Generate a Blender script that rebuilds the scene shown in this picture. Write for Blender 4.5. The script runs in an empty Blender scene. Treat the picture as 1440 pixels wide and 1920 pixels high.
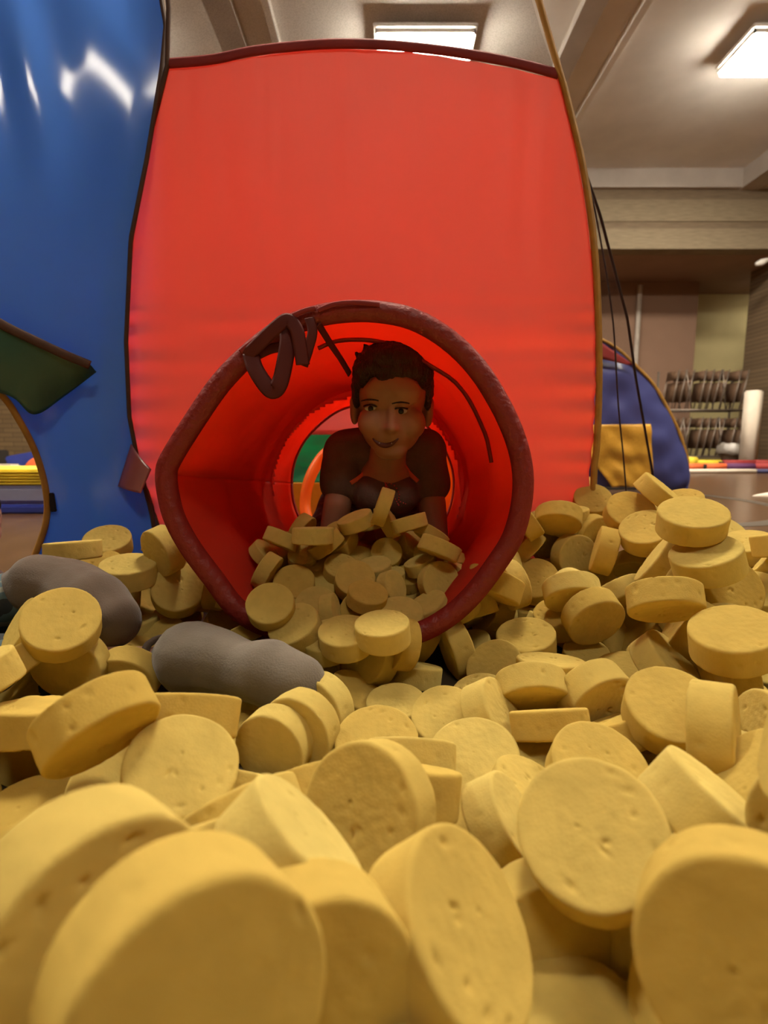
import bpy, bmesh, math, random
import numpy as np
from mathutils import Vector, Matrix, noise
from mathutils.bvhtree import BVHTree
random.seed(3)
scene = bpy.context.scene
COL = scene.collection
PI = math.pi
# ------------------------------------------------------------------ camera, world, lamps, exposure
PITCH = math.radians(7.5)
cam = bpy.data.cameras.new('camera')
cam_o = bpy.data.objects.new('camera', cam); COL.objects.link(cam_o)
cam_o.location = (0, 0, .40); cam_o.rotation_euler = (math.radians(90) - PITCH, 0, 0)
cam.sensor_fit = 'VERTICAL'; cam.sensor_height = 36; cam.lens = 36 * 1000 / 1920
cam.clip_start = .01; cam.clip_end = 100
cam.dof.use_dof = True; cam.dof.focus_distance = .85; cam.dof.aperture_fstop = 4.6
scene.camera = cam_o
world = bpy.data.worlds.new('world'); scene.world = world; world.use_nodes = True
world.node_tree.nodes['Background'].inputs[0].default_value = (1, .82, .6, 1)
world.node_tree.nodes['Background'].inputs[1].default_value = .05
scene.view_settings.view_transform = 'Standard'; scene.view_settings.look = 'None'
scene.view_settings.gamma = 1; scene.view_settings.use_curve_mapping = False
scene.view_settings.exposure = 2.5
scene.cycles.use_denoising = True
scene.cycles.max_bounces = 10; scene.cycles.diffuse_bounces = 5; scene.cycles.transmission_bounces = 6
scene.cycles.transparent_max_bounces = 12
scene.cycles.caustics_reflective = False; scene.cycles.caustics_refractive = False
LAMP_POWER = 20.0           # emission of each ceiling fixture's diffuser
LAMP_COL = (1, .88, .70, 1)
FIX_Y = (-2.2, 2.35, 6.9); FIX_X = (-3.75, .46, 4.67)

# ------------------------------------------------------------------ helpers
C0 = Vector((0, 0, .40)); FW = Vector((0, math.cos(PITCH), -math.sin(PITCH))); UP = Vector((0, math.sin(PITCH), math.cos(PITCH))); RT = Vector((1, 0, 0))
def at(u, v, d):
    """the place in the room that the photo shows at (u, v), d metres in front of the lens"""
    return C0 + d * ((u - 720) / 1000 * RT + FW + (960 - v) / 1000 * UP)
def on_y(u, v, y):
    r = at(u, v, 1) - C0
    return C0 + r * (y / r.y)
def seen(p):
    q = Vector(p) - C0; d = q.dot(FW)
    return 720 + 1000 * q.dot(RT) / d, 960 - 1000 * q.dot(UP) / d, d

def nodes(name):
    m = bpy.data.materials.new(name); m.use_nodes = True
    nt = m.node_tree; nt.nodes.clear()
    out = nt.nodes.new('ShaderNodeOutputMaterial')
    return m, nt, out
def N(nt, kind, **kw):
    n = nt.nodes.new('ShaderNode' + kind)
    for k, v in kw.items():
        if k in n.inputs: n.inputs[k].default_value = v
        else: setattr(n, k, v)
    return n
def noise_col(nt, c1, c2, scale, coord='Object', detail=4, stretch=(1, 1, 1)):
    tc = N(nt, 'TexCoord'); mp = N(nt, 'Mapping'); mp.inputs['Scale'].default_value = stretch
    nt.links.new(tc.outputs[coord], mp.inputs[0])
    nz = N(nt, 'TexNoise'); nz.inputs['Scale'].default_value = scale; nz.inputs['Detail'].default_value = detail
    nt.links.new(mp.outputs[0], nz.inputs[0])
    cr = N(nt, 'ValToRGB'); cr.color_ramp.elements[0].position = .3; cr.color_ramp.elements[1].position = .7
    cr.color_ramp.elements[0].color = (*c1, 1); cr.color_ramp.elements[1].color = (*c2, 1)
    nt.links.new(nz.outputs[0], cr.inputs[0])
    return cr, nz, mp
def mat(name, col, rough=.7, var=.12, scale=8, bump=0, bscale=60, spec=.3, metal=0, stretch=(1, 1, 1), sheen=0):
    m, nt, out = nodes(name)
    c1 = tuple(c * (1 - var) for c in col); c2 = tuple(min(1, c * (1 + var)) for c in col)
    cr, nz, mp = noise_col(nt, c1, c2, scale, stretch=stretch)
    b = N(nt, 'BsdfPrincipled'); b.inputs['Roughness'].default_value = rough
    b.inputs['Specular IOR Level'].default_value = spec; b.inputs['Metallic'].default_value = metal
    if sheen: b.inputs['Sheen Weight'].default_value = sheen
    nt.links.new(cr.outputs[0], b.inputs['Base Color'])
    if bump:
        n2 = N(nt, 'TexNoise'); n2.inputs['Scale'].default_value = bscale
        nt.links.new(mp.outputs[0], n2.inputs[0])
        bp = N(nt, 'Bump'); bp.inputs['Strength'].default_value = bump; bp.inputs['Distance'].default_value = .01
        nt.links.new(n2.outputs[0], bp.inputs['Height']); nt.links.new(bp.outputs[0], b.inputs['Normal'])
    nt.links.new(b.outputs[0], out.inputs[0])
    return m
def cloth(name, col, trans, tcol=None, gloss=.06, rough=.35, bump=.15, bscale=14, stretch=(1, 1, .3)):
    """thin nylon: part diffuse, part translucent, a little sheen"""
    m, nt, out = nodes(name)
    cr, nz, mp = noise_col(nt, tuple(c * .93 for c in col), tuple(min(1, c * 1.05) for c in col), 3)
    d = N(nt, 'BsdfDiffuse'); t = N(nt, 'BsdfTranslucent'); g = N(nt, 'BsdfGlossy'); g.inputs['Roughness'].default_value = rough
    g.inputs['Color'].default_value = (1, 1, 1, 1)
    t.inputs['Color'].default_value = (*(tcol or col), 1)
    nt.links.new(cr.outputs[0], d.inputs[0])
    n2 = N(nt, 'TexNoise'); n2.inputs['Scale'].default_value = bscale; n2.inputs['Detail'].default_value = 3
    mp2 = N(nt, 'Mapping'); mp2.inputs['Scale'].default_value = stretch
    tc = N(nt, 'TexCoord'); nt.links.new(tc.outputs['Object'], mp2.inputs[0]); nt.links.new(mp2.outputs[0], n2.inputs[0])
    bp = N(nt, 'Bump'); bp.inputs['Strength'].default_value = bump; bp.inputs['Distance'].default_value = .02
    nt.links.new(n2.outputs[0], bp.inputs['Height'])
    for x in (d, t, g): nt.links.new(bp.outputs[0], x.inputs['Normal'])
    m1 = N(nt, 'MixShader'); m1.inputs[0].default_value = trans
    nt.links.new(d.outputs[0], m1.inputs[1]); nt.links.new(t.outputs[0], m1.inputs[2])
    m2 = N(nt, 'MixShader'); m2.inputs[0].default_value = gloss
    nt.links.new(m1.outputs[0], m2.inputs[1]); nt.links.new(g.outputs[0], m2.inputs[2])
    nt.links.new(m2.outputs[0], out.inputs[0])
    return m
def net(name, col, cover):
    m, nt, out = nodes(name)
    tr = N(nt, 'BsdfTransparent'); d = N(nt, 'BsdfDiffuse'); d.inputs[0].default_value = (*col, 1)
    tc = N(nt, 'TexCoord'); w = N(nt, 'TexVoronoi'); w.inputs['Scale'].default_value = 260
    nt.links.new(tc.outputs['Object'], w.inputs[0])
    mr = N(nt, 'MapRange'); mr.inputs[1].default_value = 0; mr.inputs[2].default_value = .8
    mr.inputs[3].default_value = cover * .6; mr.inputs[4].default_value = cover * 1.4
    nt.links.new(w.outputs['Distance'], mr.inputs[0])
    mx = N(nt, 'MixShader'); nt.links.new(mr.outputs[0], mx.inputs[0])
    nt.links.new(tr.outputs[0], mx.inputs[1]); nt.links.new(d.outputs[0], mx.inputs[2]); nt.links.new(mx.outputs[0], out.inputs[0])
    return m
def emit(name, col, s):
    m, nt, out = nodes(name)
    e = N(nt, 'Emission'); e.inputs[0].default_value = col; e.inputs[1].default_value = s
    nt.links.new(e.outputs[0], out.inputs[0]); return m

def obj(name, bm, m, parent=None, smooth=True):
    me = bpy.data.meshes.new(name)
    if isinstance(bm, bmesh.types.BMesh):
        bm.to_mesh(me); bm.free()
    else:
        me.from_pydata([tuple(v) for v in bm[0]], [], bm[1])
    me.materials.append(m)
    if smooth: me.polygons.foreach_set('use_smooth', [True] * len(me.polygons))
    me.update()
    o = bpy.data.objects.new(name, me); COL.objects.link(o)
    if parent: o.parent = parent
    return o
def empty(name, loc, label=None, cat=None, group=None):
    o = bpy.data.objects.new(name, None); COL.objects.link(o); o.location = loc
    if label: tag(o, label, cat, group)
    return o
def tag(o, label=None, cat=None, group=None, kind=None):
    if label: o['label'] = label
    if cat: o['category'] = cat
    if group: o['group'] = group
    if kind: o['kind'] = kind
    return o
def box(bm, c, s, rot=None, bevel=0):
    r = bmesh.ops.create_cube(bm, size=1)['verts']
    M = Matrix.Translation(c) @ (rot or Matrix()) @ Matrix.Diagonal((*s, 1))
    bmesh.ops.transform(bm, matrix=M, verts=r)
    if bevel:
        es = {e for v in r for e in v.link_edges}
        bmesh.ops.bevel(bm, geom=list(es), offset=bevel, segments=2, affect='EDGES')
def NB(): return bmesh.new()
def bx(c, s, rot=None, bevel=0):
    b = NB(); box(b, c, s, rot, bevel); return b
def frame_of(t):
    t = t.normalized(); a = Vector((0, 0, 1)) if abs(t.z) < .9 else Vector((1, 0, 0))
    x = a.cross(t).normalized(); return x, t.cross(x)
def tube(bm, pts, rad, seg=10, closed=False, flat=None, normals=None):
    """sweeps a round (or, with flat=(w, h), an oval) section along pts"""
    pts = [Vector(p) for p in pts]; n = len(pts); rings = []
    px_ = None
    for i, p in enumerate(pts):
        a = pts[i - 1] if (i or closed) else pts[i]; b = pts[(i + 1) % n] if (i < n - 1 or closed) else pts[i]
        t = (b - a).normalized()
        if normals: y = Vector(normals[i] if isinstance(normals, list) else normals); x = y.cross(t).normalized(); y = t.cross(x)
        elif px_ is not None: y = t.cross(px_).normalized(); x = y.cross(t)
        else: x, y = frame_of(t)
        px_ = x
        r = rad[i] if isinstance(rad, (list, tuple)) else rad
        w, h = (flat[0], flat[1]) if flat else (r, r)
        rings.append([bm.verts.new(p + x * math.cos(2 * PI * k / seg) * w + y * math.sin(2 * PI * k / seg) * h) for k in range(seg)])
    for i in range(n if closed else n - 1):
        A, B = rings[i], rings[(i + 1) % n]
        for k in range(seg): bm.faces.new((A[k], A[(k + 1) % seg], B[(k + 1) % seg], B[k]))
    if not closed: bm.faces.new(rings[0][::-1]); bm.faces.new(rings[-1])
    return bm
def spline(pts, n, closed=False):
    P = [Vector(p) for p in pts]; m = len(P); out = []
    segs = m if closed else m - 1
    for k in range(n):
        t = k / n * segs if closed else k / (n - 1) * segs
        i = min(int(t), segs - 1); f = t - i
        g = (lambda j: P[j % m]) if closed else (lambda j: P[max(0, min(m - 1, j))])
        a, b, c, d = g(i - 1), g(i), g(i + 1), g(i + 2)
        out.append(.5 * ((2 * b) + (c - a) * f + (2 * a - 5 * b + 4 * c - d) * f * f + (3 * b - a - 3 * c + d) * f ** 3))
    return out
def grid(fn, nu, nv, keep=None):
    vs = []; ok = []
    for j in range(nv + 1):
        for i in range(nu + 1):
            p = fn(i / nu, j / nv); vs.append(p); ok.append(keep(p) if keep else True)
    fs = []
    for j in range(nv):
        for i in range(nu):
            q = (j * (nu + 1) + i, j * (nu + 1) + i + 1, (j + 1) * (nu + 1) + i + 1, (j + 1) * (nu + 1) + i)
            if all(ok[k] for k in q): fs.append(q)
    return vs, fs
def nz(p, s, seed=0): return noise.noise(Vector((p[0] * s + seed, p[1] * s - seed * .7, p[2] * s + seed * .3)))
def thicken(o, t):
    md = o.modifiers.new('thickness', 'SOLIDIFY'); md.thickness = t; md.offset = 0
# soft body maker: blobs joined by a voxel remesh into ONE continuous surface
def caps(bm, a, b, ra, rb, seg=16):
    a = Vector(a); b = Vector(b); L = (b - a).length; n = 8; pts = []; rr = []
    t = (b - a).normalized()
    for k in range(6): 
        an = PI / 2 * (1 - k / 6); pts.append(a - t * ra * math.sin(an)); rr.append(max(.0005, ra * math.cos(an)))
    for k in range(n + 1): pts.append(a + (b - a) * k / n); rr.append(ra + (rb - ra) * k / n)
    for k in range(1, 7):
        an = PI / 2 * k / 6; pts.append(b + t * rb * math.sin(an)); rr.append(max(.0005, rb * math.cos(an)))
    tube(bm, pts, rr, seg)
def ell(bm, c, r, rot=None):
    v = bmesh.ops.create_uvsphere(bm, u_segments=24, v_segments=16, radius=1)['verts']
    bmesh.ops.transform(bm, matrix=Matrix.Translation(c) @ (rot or Matrix()) @ Matrix.Diagonal((*r, 1)), verts=v)
def fuse(name, bm, m, parent, voxel=.004, smooth=6, wob=0, wscale=20):
    o = obj(name + '_raw', bm, m)
    r = o.modifiers.new('r', 'REMESH'); r.mode = 'VOXEL'; r.voxel_size = voxel; r.adaptivity = 0
    s = o.modifiers.new('s', 'SMOOTH'); s.factor = .5; s.iterations = smooth
    dg = bpy.context.evaluated_depsgraph_get(); dg.update()
    me = bpy.data.meshes.new_from_object(o.evaluated_get(dg))
    bpy.data.objects.remove(o)
    if wob:
        nv = len(me.vertices)
        for v in me.vertices: v.co += v.normal * wob * noise.noise(v.co * wscale)
    me.name = name; me.polygons.foreach_set('use_smooth', [True] * len(me.polygons))
    if not me.materials: me.materials.append(m)
    o = bpy.data.objects.new(name, me); COL.objects.link(o)
    if parent: o.parent = parent
    return o
def bvh(o): return BVHTree.FromPolygons([v.co.copy() for v in o.data.vertices], [tuple(p.vertices) for p in o.data.polygons])
def local(root, o):
    """keeps a mesh that was written in room coordinates in place under its parent"""
    o.parent = root; o.matrix_parent_inverse = Matrix.Translation(root.location).inverted()
    return o

# ------------------------------------------------------------------ materials
def brick_mat(name, c1, c2, mortar, w, h):
    m, nt, out = nodes(name)
    tc = N(nt, 'TexCoord'); mp = N(nt, 'Mapping'); mp.inputs['Rotation'].default_value = (PI / 2, 0, 0)
    nt.links.new(tc.outputs['Object'], mp.inputs[0])
    b = N(nt, 'TexBrick'); b.inputs['Color1'].default_value = (*c1, 1); b.inputs['Color2'].default_value = (*c2, 1); b.inputs['Mortar'].default_value = (*mortar, 1)
    b.inputs['Scale'].default_value = 1; b.inputs['Brick Width'].default_value = w; b.inputs['Row Height'].default_value = h; b.inputs['Mortar Size'].default_value = .008
    nt.links.new(mp.outputs[0], b.inputs[0])
    p = N(nt, 'BsdfPrincipled'); p.inputs['Roughness'].default_value = .75
    nt.links.new(b.outputs[0], p.inputs['Base Color']); nt.links.new(p.outputs[0], out.inputs[0]); return m
def floor_mat():
    m, nt, out = nodes('varnished_floorboards')
    tc = N(nt, 'TexCoord'); mp = N(nt, 'Mapping'); mp.inputs['Rotation'].default_value = (0, 0, PI / 2)
    nt.links.new(tc.outputs['Object'], mp.inputs[0])
    b = N(nt, 'TexBrick'); b.inputs['Color1'].default_value = (.115, .056, .024, 1); b.inputs['Color2'].default_value = (.09, .043, .018, 1); b.inputs['Mortar'].default_value = (.05, .025, .012, 1)
    b.inputs['Scale'].default_value = 1; b.inputs['Brick Width'].default_value = 1.6; b.inputs['Row Height'].default_value = .07; b.inputs['Mortar Size'].default_value = .002
    nt.links.new(mp.outputs[0], b.inputs[0])
    n2 = N(nt, 'TexNoise'); n2.inputs['Scale'].default_value = 5
    mp2 = N(nt, 'Mapping'); mp2.inputs['Scale'].default_value = (8, 1, 1); nt.links.new(tc.outputs['Object'], mp2.inputs[0]); nt.links.new(mp2.outputs[0], n2.inputs[0])
    mx = N(nt, 'MixRGB', blend_type='MULTIPLY'); mx.inputs[0].default_value = .35
    nt.links.new(b.outputs[0], mx.inputs[1]); nt.links.new(n2.outputs[0], mx.inputs[2])
    p = N(nt, 'BsdfPrincipled'); p.inputs['Roughness'].default_value = .25; p.inputs['Specular IOR Level'].default_value = .3
    nt.links.new(mx.outputs[0], p.inputs['Base Color']); nt.links.new(p.outputs[0], out.inputs[0]); return m
def sponge_mat():
    m, nt, out = nodes('yellow_sponge')
    tc = N(nt, 'TexCoord'); oi = N(nt, 'ObjectInfo')
    cr = N(nt, 'ValToRGB'); cr.color_ramp.elements[0].color = (.60, .43, .105, 1); cr.color_ramp.elements[1].color = (.67, .54, .17, 1)
    nt.links.new(oi.outputs['Random'], cr.inputs[0])
    n1 = N(nt, 'TexNoise'); n1.inputs['Scale'].default_value = 45; n1.inputs['Detail'].default_value = 5
    nt.links.new(tc.outputs['Object'], n1.inputs[0])
    mr = N(nt, 'MapRange'); mr.inputs[1].default_value = .35; mr.inputs[2].default_value = .65; mr.inputs[3].default_value = .93; mr.inputs[4].default_value = 1.04
    nt.links.new(n1.outputs[0], mr.inputs[0])
    mx = N(nt, 'VectorMath', operation='SCALE'); nt.links.new(cr.outputs[0], mx.inputs[0]); nt.links.new(mr.outputs[0], mx.inputs[3])
    v = N(nt, 'TexVoronoi'); v.inputs['Scale'].default_value = 420; nt.links.new(tc.outputs['Object'], v.inputs[0])
    n3 = N(nt, 'TexNoise'); n3.inputs['Scale'].default_value = 160; n3.inputs['Detail'].default_value = 6; nt.links.new(tc.outputs['Object'], n3.inputs[0])
    ad = N(nt, 'Math', operation='ADD'); nt.links.new(v.outputs['Distance'], ad.inputs[0]); nt.links.new(n3.outputs[0], ad.inputs[1])
    bp = N(nt, 'Bump'); bp.inputs['Strength'].default_value = .22; bp.inputs['Distance'].default_value = .0008
    nt.links.new(ad.outputs[0], bp.inputs['Height'])
    d = N(nt, 'BsdfDiffuse'); d.inputs['Roughness'].default_value = .6
    t = N(nt, 'BsdfTranslucent'); t.inputs['Color'].default_value = (.85, .55, .12, 1)
    nt.links.new(mx.outputs[0], d.inputs[0]); nt.links.new(bp.outputs[0], d.inputs['Normal'])
    ms = N(nt, 'MixShader'); ms.inputs[0].default_value = .16
    nt.links.new(d.outputs[0], ms.inputs[1]); nt.links.new(t.outputs[0], ms.inputs[2]); nt.links.new(ms.outputs[0], out.inputs[0])
    return m
def leaf_print(name):
    m, nt, out = nodes(name)
    tc = N(nt, 'TexCoord'); v = N(nt, 'TexVoronoi'); v.inputs['Scale'].default_value = 32; nt.links.new(tc.outputs['Object'], v.inputs[0])
    cr = N(nt, 'ValToRGB'); cr.color_ramp.interpolation = 'CONSTANT'
    cr.color_ramp.elements[0].color = (.01, .016, .022, 1); cr.color_ramp.elements[1].color = (.05, .085, .10, 1); cr.color_ramp.elements[1].position = .45
    e = cr.color_ramp.elements.new(.75); e.color = (.16, .16, .13, 1)
    nt.links.new(v.outputs['Distance'], cr.inputs[0])
    p = N(nt, 'BsdfPrincipled'); p.inputs['Roughness'].default_value = .8
    nt.links.new(cr.outputs[0], p.inputs['Base Color']); nt.links.new(p.outputs[0], out.inputs[0]); return m

M = dict(
    floor=floor_mat(), sponge=sponge_mat(),
    ceiling=mat('painted_ceiling', (.78, .75, .72), .85, .06, 2),
    concrete=mat('pale_concrete', (.50, .46, .43), .8, .08, 3),
    band_dark=mat('dark_course', (.20, .15, .10), .8, .15, 4, stretch=(1, 1, 8)),
    band=mat('tan_brick_course', (.26, .21, .14), .8, .15, 5, stretch=(1, 1, 8)),
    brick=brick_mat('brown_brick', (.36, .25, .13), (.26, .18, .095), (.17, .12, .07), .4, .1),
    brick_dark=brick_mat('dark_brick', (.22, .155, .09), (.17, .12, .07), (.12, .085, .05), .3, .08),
    cream=mat('cream_plaster', (.72, .62, .32), .8, .05, 2),
    brown=mat('brown_plaster', (.32, .20, .14), .8, .05, 2),
    lamp=emit('lit_diffuser', LAMP_COL, LAMP_POWER), lamp_dim=emit('dim_lit_diffuser', LAMP_COL, LAMP_POWER * .30), lamp_recess_fill=emit('recess_fill_emitter', LAMP_COL, LAMP_POWER * .035), lamp_frame=mat('white_enamel', (.75, .73, .7), .5),
    red=cloth('red_nylon', (.88, .235, .205), .58, (.95, .235, .19), .06, .6, .10),
    red_tunnel=cloth('red_tunnel_nylon', (.62, .075, .042), .52, (.95, .12, .05), .02, .45, .5, 9, (1, 1, 1)),
    red_trim=cloth('dark_red_webbing', (.23, .017, .014), .12, None, .03, .5, .3, 60, (1, 1, 1)),
    ribbon=mat('maroon_ribbon', (.085, .010, .008), .7, .15),
    hem=mat('maroon_hem', (.22, .02, .02), .7, .15),
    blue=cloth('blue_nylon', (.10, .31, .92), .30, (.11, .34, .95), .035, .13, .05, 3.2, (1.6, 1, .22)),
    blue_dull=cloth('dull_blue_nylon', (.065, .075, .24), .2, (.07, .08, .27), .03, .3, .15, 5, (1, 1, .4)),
    green=cloth('green_nylon', (.02, .12, .09), .3, (.03, .2, .13), .05, .4),
    green_bright=cloth('bright_green_nylon', (.03, .35, .2), .5, (.05, .6, .32), .03, .4),
    yellow=cloth('yellow_nylon', (.8, .45, .05), .3, (.9, .55, .06), .04, .4, .4, 12, (1, 1, 1)),
    orange=cloth('orange_nylon', (.95, .24, .02), .6, (1, .30, .02), .03, .4),
    binding=mat('ochre_binding', (.36, .19, .035), .7, .15, 30),
    dark_binding=mat('dark_brown_binding', (.07, .035, .022), .7, .15, 30),
    net=net('black_netting', (.05, .03, .025), .22), net_seam=mat('net_seam', (.03, .018, .018), .8),
    velcro=mat('black_tab', (.015, .012, .012), .9), tape=cloth('clear_tape', (.45, .12, .14), .4, (.5, .15, .2), .15, .3),
    skin=mat('skin', (.29, .135, .085), .55, .06, 20, spec=.35), skin_pale=mat('pale_skin', (.62, .36, .28), .55, .05, 20),
    lip=mat('lip', (.10, .025, .02), .5), tooth=mat('tooth', (.75, .68, .55), .3), eye_white=mat('eye_white', (.42, .36, .3), .2, .02), iris=mat('dark_iris', (.015, .008, .006), .15),
    hair=mat('dark_brown_hair', (.028, .014, .010), .55, .3, 60, .8, 240, stretch=(1, 1, .25)),
    shirt=mat('charcoal_shirt', (.095, .062, .055), .85, .15, 30, .2, 200),
    shirt_trim=mat('orange_piping', (.50, .10, .04), .7), print_red=mat('red_print', (.45, .05, .05), .7),
    shorts=leaf_print('camouflage_print'), trousers=leaf_print('teal_patterned_cloth'),
    sock_brown=mat('brown_grey_sock', (.095, .068, .050), .95, .12, 24, .15, 400, sheen=.2), sock_grey=mat('grey_sock', (.125, .104, .080), .95, .14, 20, .15, 400, sheen=.2),
    foam_white=mat('white_foam', (.72, .64, .54), .8, .04), foam_yellow=mat('yellow_foam', (.78, .62, .05), .7), foam_orange=mat('orange_foam', (.8, .16, .05), .7),
    foam_maroon=mat('maroon_foam', (.32, .04, .04), .7), foam_purple=mat('purple_foam', (.12, .04, .12), .7), foam_navy=mat('navy_foam', (.05, .05, .13), .6),
    mat_blue=mat('blue_vinyl', (.04, .06, .30), .35), mat_greyblue=mat('grey_blue_vinyl', (.26, .28, .40), .3), black=mat('black_foam', (.03, .025, .02), .8),
    metal=mat('grey_metal', (.25, .21, .18), .4, metal=.7), chair_brown=mat('brown_chair_shell', (.13, .075, .045), .6), bin_wall=mat('grey_plastic', (.28, .24, .20), .5),
    bag=cloth('clear_bin_liner', (.5, .47, .43), .5, None, .15, .25, .8, 30, (1, 1, 1)), line=mat('dark_floor_line', (.07, .055, .04), .35),
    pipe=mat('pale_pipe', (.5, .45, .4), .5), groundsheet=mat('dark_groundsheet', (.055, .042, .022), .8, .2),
)
# ------------------------------------------------------------------ the hall
def struct(name, bm, m): return tag(obj(name, bm, m, smooth=False), kind='structure')
struct('floor', bx((0, 4, -.05), (20, 20, .1)), M['floor'])
struct('ceiling', bx((0, 2.75, 5.15), (20, 17.5, .1)), M['ceiling'])
struct('wall_left', bx((-9, 4, 2.55), (.2, 20, 5.3)), M['brick'])
struct('wall_right', bx((9.6, 4, 2.55), (.2, 20, 5.3)), M['brick'])
struct('wall_front', bx((.3, -6, 2.55), (18.6, .2, 5.3)), M['brick'])
struct('wall_back', bx((-2.4, 12.0, 2.55), (13.2, .2, 5.3)), M['brick'])
struct('wall_recess', bx((6.9, 13.0, 1.95), (5.4, .2, 3.9)), M['cream'])
struct('wall_partition', bx((5.30, 12.45, 1.90), (2.9, 1.0, 3.8)), M['brown'])
struct('trim_1', bx((6.5, 11.72, 3.85), (6.3, 2.85, .12)), M['brown'])          # soffit behind the bulkhead
for i, (z0, z1, y, k) in enumerate(((4.79, 5.10, 9.93, 'concrete'), (4.62, 4.79, 10.02, 'band_dark'), (4.26, 4.62, 10.0, 'band'), (4.13, 4.26, 10.02, 'band_dark'), (3.79, 4.13, 9.98, 'band'))):
    struct('trim_%d' % (i + 2), bx((3, y + .15, (z0 + z1) / 2), (13.2, .3, z1 - z0)), M[k])
struct('trim_7', bx((6.40, 3.0, 4.94), (.34, 14.2, .32)), M['concrete'])
for i, (x0, x1) in enumerate(((-1.92, -1.62), (-1.30, -1.22), (2.12, 2.36), (2.75, 2.83))):
    struct('trim_%d' % (8 + i), bx(((x0 + x1) / 2, 3.0, 5.05), (x1 - x0, 14.2, .10)), M['concrete'] if i % 2 == 0 else M['ceiling'])
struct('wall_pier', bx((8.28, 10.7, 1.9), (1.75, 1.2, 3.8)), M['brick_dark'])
# lamps
def lamp(x, y, label, m='lamp', z=5.1):
    r = empty('ceiling_light', (x, y, z), label, 'ceiling light', 'fluorescent ceiling lights')
    b = NB()
    for sx in (-1, 1): box(b, (sx * .55, 0, -.175), (.02, .68, .05))
    for sy in (-1, 1): box(b, (0, sy * .33, -.175), (1.12, .02, .05))
    obj('frame', b, M['lamp_frame'], r, False)
    obj('housing', bx((0, 0, -.125), (1.16, .72, .035), bevel=.008), M['lamp_frame'], r, False)
    obj('diffuser', bx((0, 0, -.195), (1.08, .64, .10), bevel=.01), M[m], r, False)
    b = NB()
    for sx in (-.4, .4): tube(b, [(sx, 0, -.15), (sx, 0, 0)], .012, 8)
    obj('hanger', b, M['lamp_frame'], r)
lamp(FIX_X[1], FIX_Y[2], 'square lit ceiling light above the red tent wall')
lamp(FIX_X[2], FIX_Y[2], 'lit ceiling light at the right edge, cut by the frame')
lamp(FIX_X[0], FIX_Y[2], 'lit ceiling light far left, hidden by the blue tent')
lamp(FIX_X[1], FIX_Y[0], 'lit ceiling light behind the viewer', 'lamp_dim')
lamp(8.75, 12.1, 'added fill light brightening the recess, unseen behind the dark pier', 'lamp_recess_fill', 3.79)  # added fill, out of sight, only to lift the recess wall
for i, x in enumerate(FIX_X):
    lamp(x, FIX_Y[1], 'lit ceiling light overhead above the %s' % ('left side of the hall', 'tents', 'right side of the hall')[i])

# ------------------------------------------------------------------ red play tent
YP = 1.45
tent = empty('play_tent', (0, YP, 0), 'tall red nylon play tent with netting roof, its round opening joined to the tunnel', 'tent')
L = spline([on_y(u, v, YP) for u, v in ((315, 128), (300, 190), (285, 250), (262, 360), (248, 450), (238, 540), (235, 640), (240, 760), (252, 840), (280, 930), (312, 1040))] + [Vector((-.615, YP, .01))], 60)
R_ = spline([on_y(u, v, YP) for u, v in ((1046, 148), (1062, 210), (1085, 310), (1102, 420), (1112, 540), (1116, 700), (1112, 830), (1106, 900))] + [Vector((.575, YP, .01))], 60)
TOP = spline([on_y(u, v, YP) for u, v in ((315, 128), (400, 120), (480, 104), (600, 92), (700, 92), (800, 100), (900, 114), (980, 130), (1046, 148))], 60)
def lerp_list(Ls, t):
    x = t * (len(Ls) - 1); i = min(int(x), len(Ls) - 2); return Ls[i].lerp(Ls[i + 1], x - i)
TC = Vector((-.045, YP, .265))
def red_pt(s, t):
    a = lerp_list(L, t); b = lerp_list(R_, t); p = a.lerp(b, s)
    base = a.z + (b.z - a.z) * s
    tz = lerp_list(TOP, s)
    p.z += (tz.z - (L[0].z + (R_[0].z - L[0].z) * s)) * (1 - t) ** 2
    edge = min(s, 1 - s)
    w = .010 * nz((p.x, 0, p.z), 2.2) + .0035 * nz((p.x * .6, 0, p.z * 6), 4, 5) * math.exp(-((p.z - .62) / .12) ** 2) * 2
    w += .004 * math.exp(-edge / .06) * math.sin(p.z * 95 + 3 * nz((0, 0, p.z), 6)) * (p.z < .75)
    w += .0025 * nz((p.x * 6, 0, p.z * .8), 4, 9)
    p.y = YP - w - .05 * math.sin(PI * min(1, max(0, s))) * (t * .3)
    return p
vs, fs = grid(red_pt, 170, 190, keep=lambda p: (p.x - TC.x) ** 2 + (p.z - TC.z) ** 2 > .25 ** 2)
o = local(tent, obj('front_panel', (vs, fs), M['red'])); thicken(o, .0015)
o = local(tent, obj('top_hem', tube(NB(), [p + Vector((0, -.004, .008)) for p in TOP], 0, 10, flat=(.004, .012)), M['hem']))
o['label'] = 'dark maroon hem along the top of the red wall'
# edge bindings, carried on up as poles
Lext = [on_y(u, v, YP) for u, v in ((300, -160), (312, -60), (318, 20), (316, 90))] + L
o = local(tent, obj('edge_binding', tube(NB(), [p + Vector((0, -.006, 0)) for p in Lext], .006, 8), M['dark_binding']))
Rext = spline([on_y(u, v, YP) for u, v in ((960, -160), (985, -60), (1005, 10), (1028, 90))], 14) + R_[2:]
b = tube(NB(), [p + Vector((.006, -.006, 0)) for p in Rext], .0075, 8); tube(b, [p + Vector((.018, .01, 0)) for p in Rext], .006, 8)
o = local(tent, obj('edge_binding', b, M['binding'])); o['label'] = 'ochre edge binding'
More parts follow.
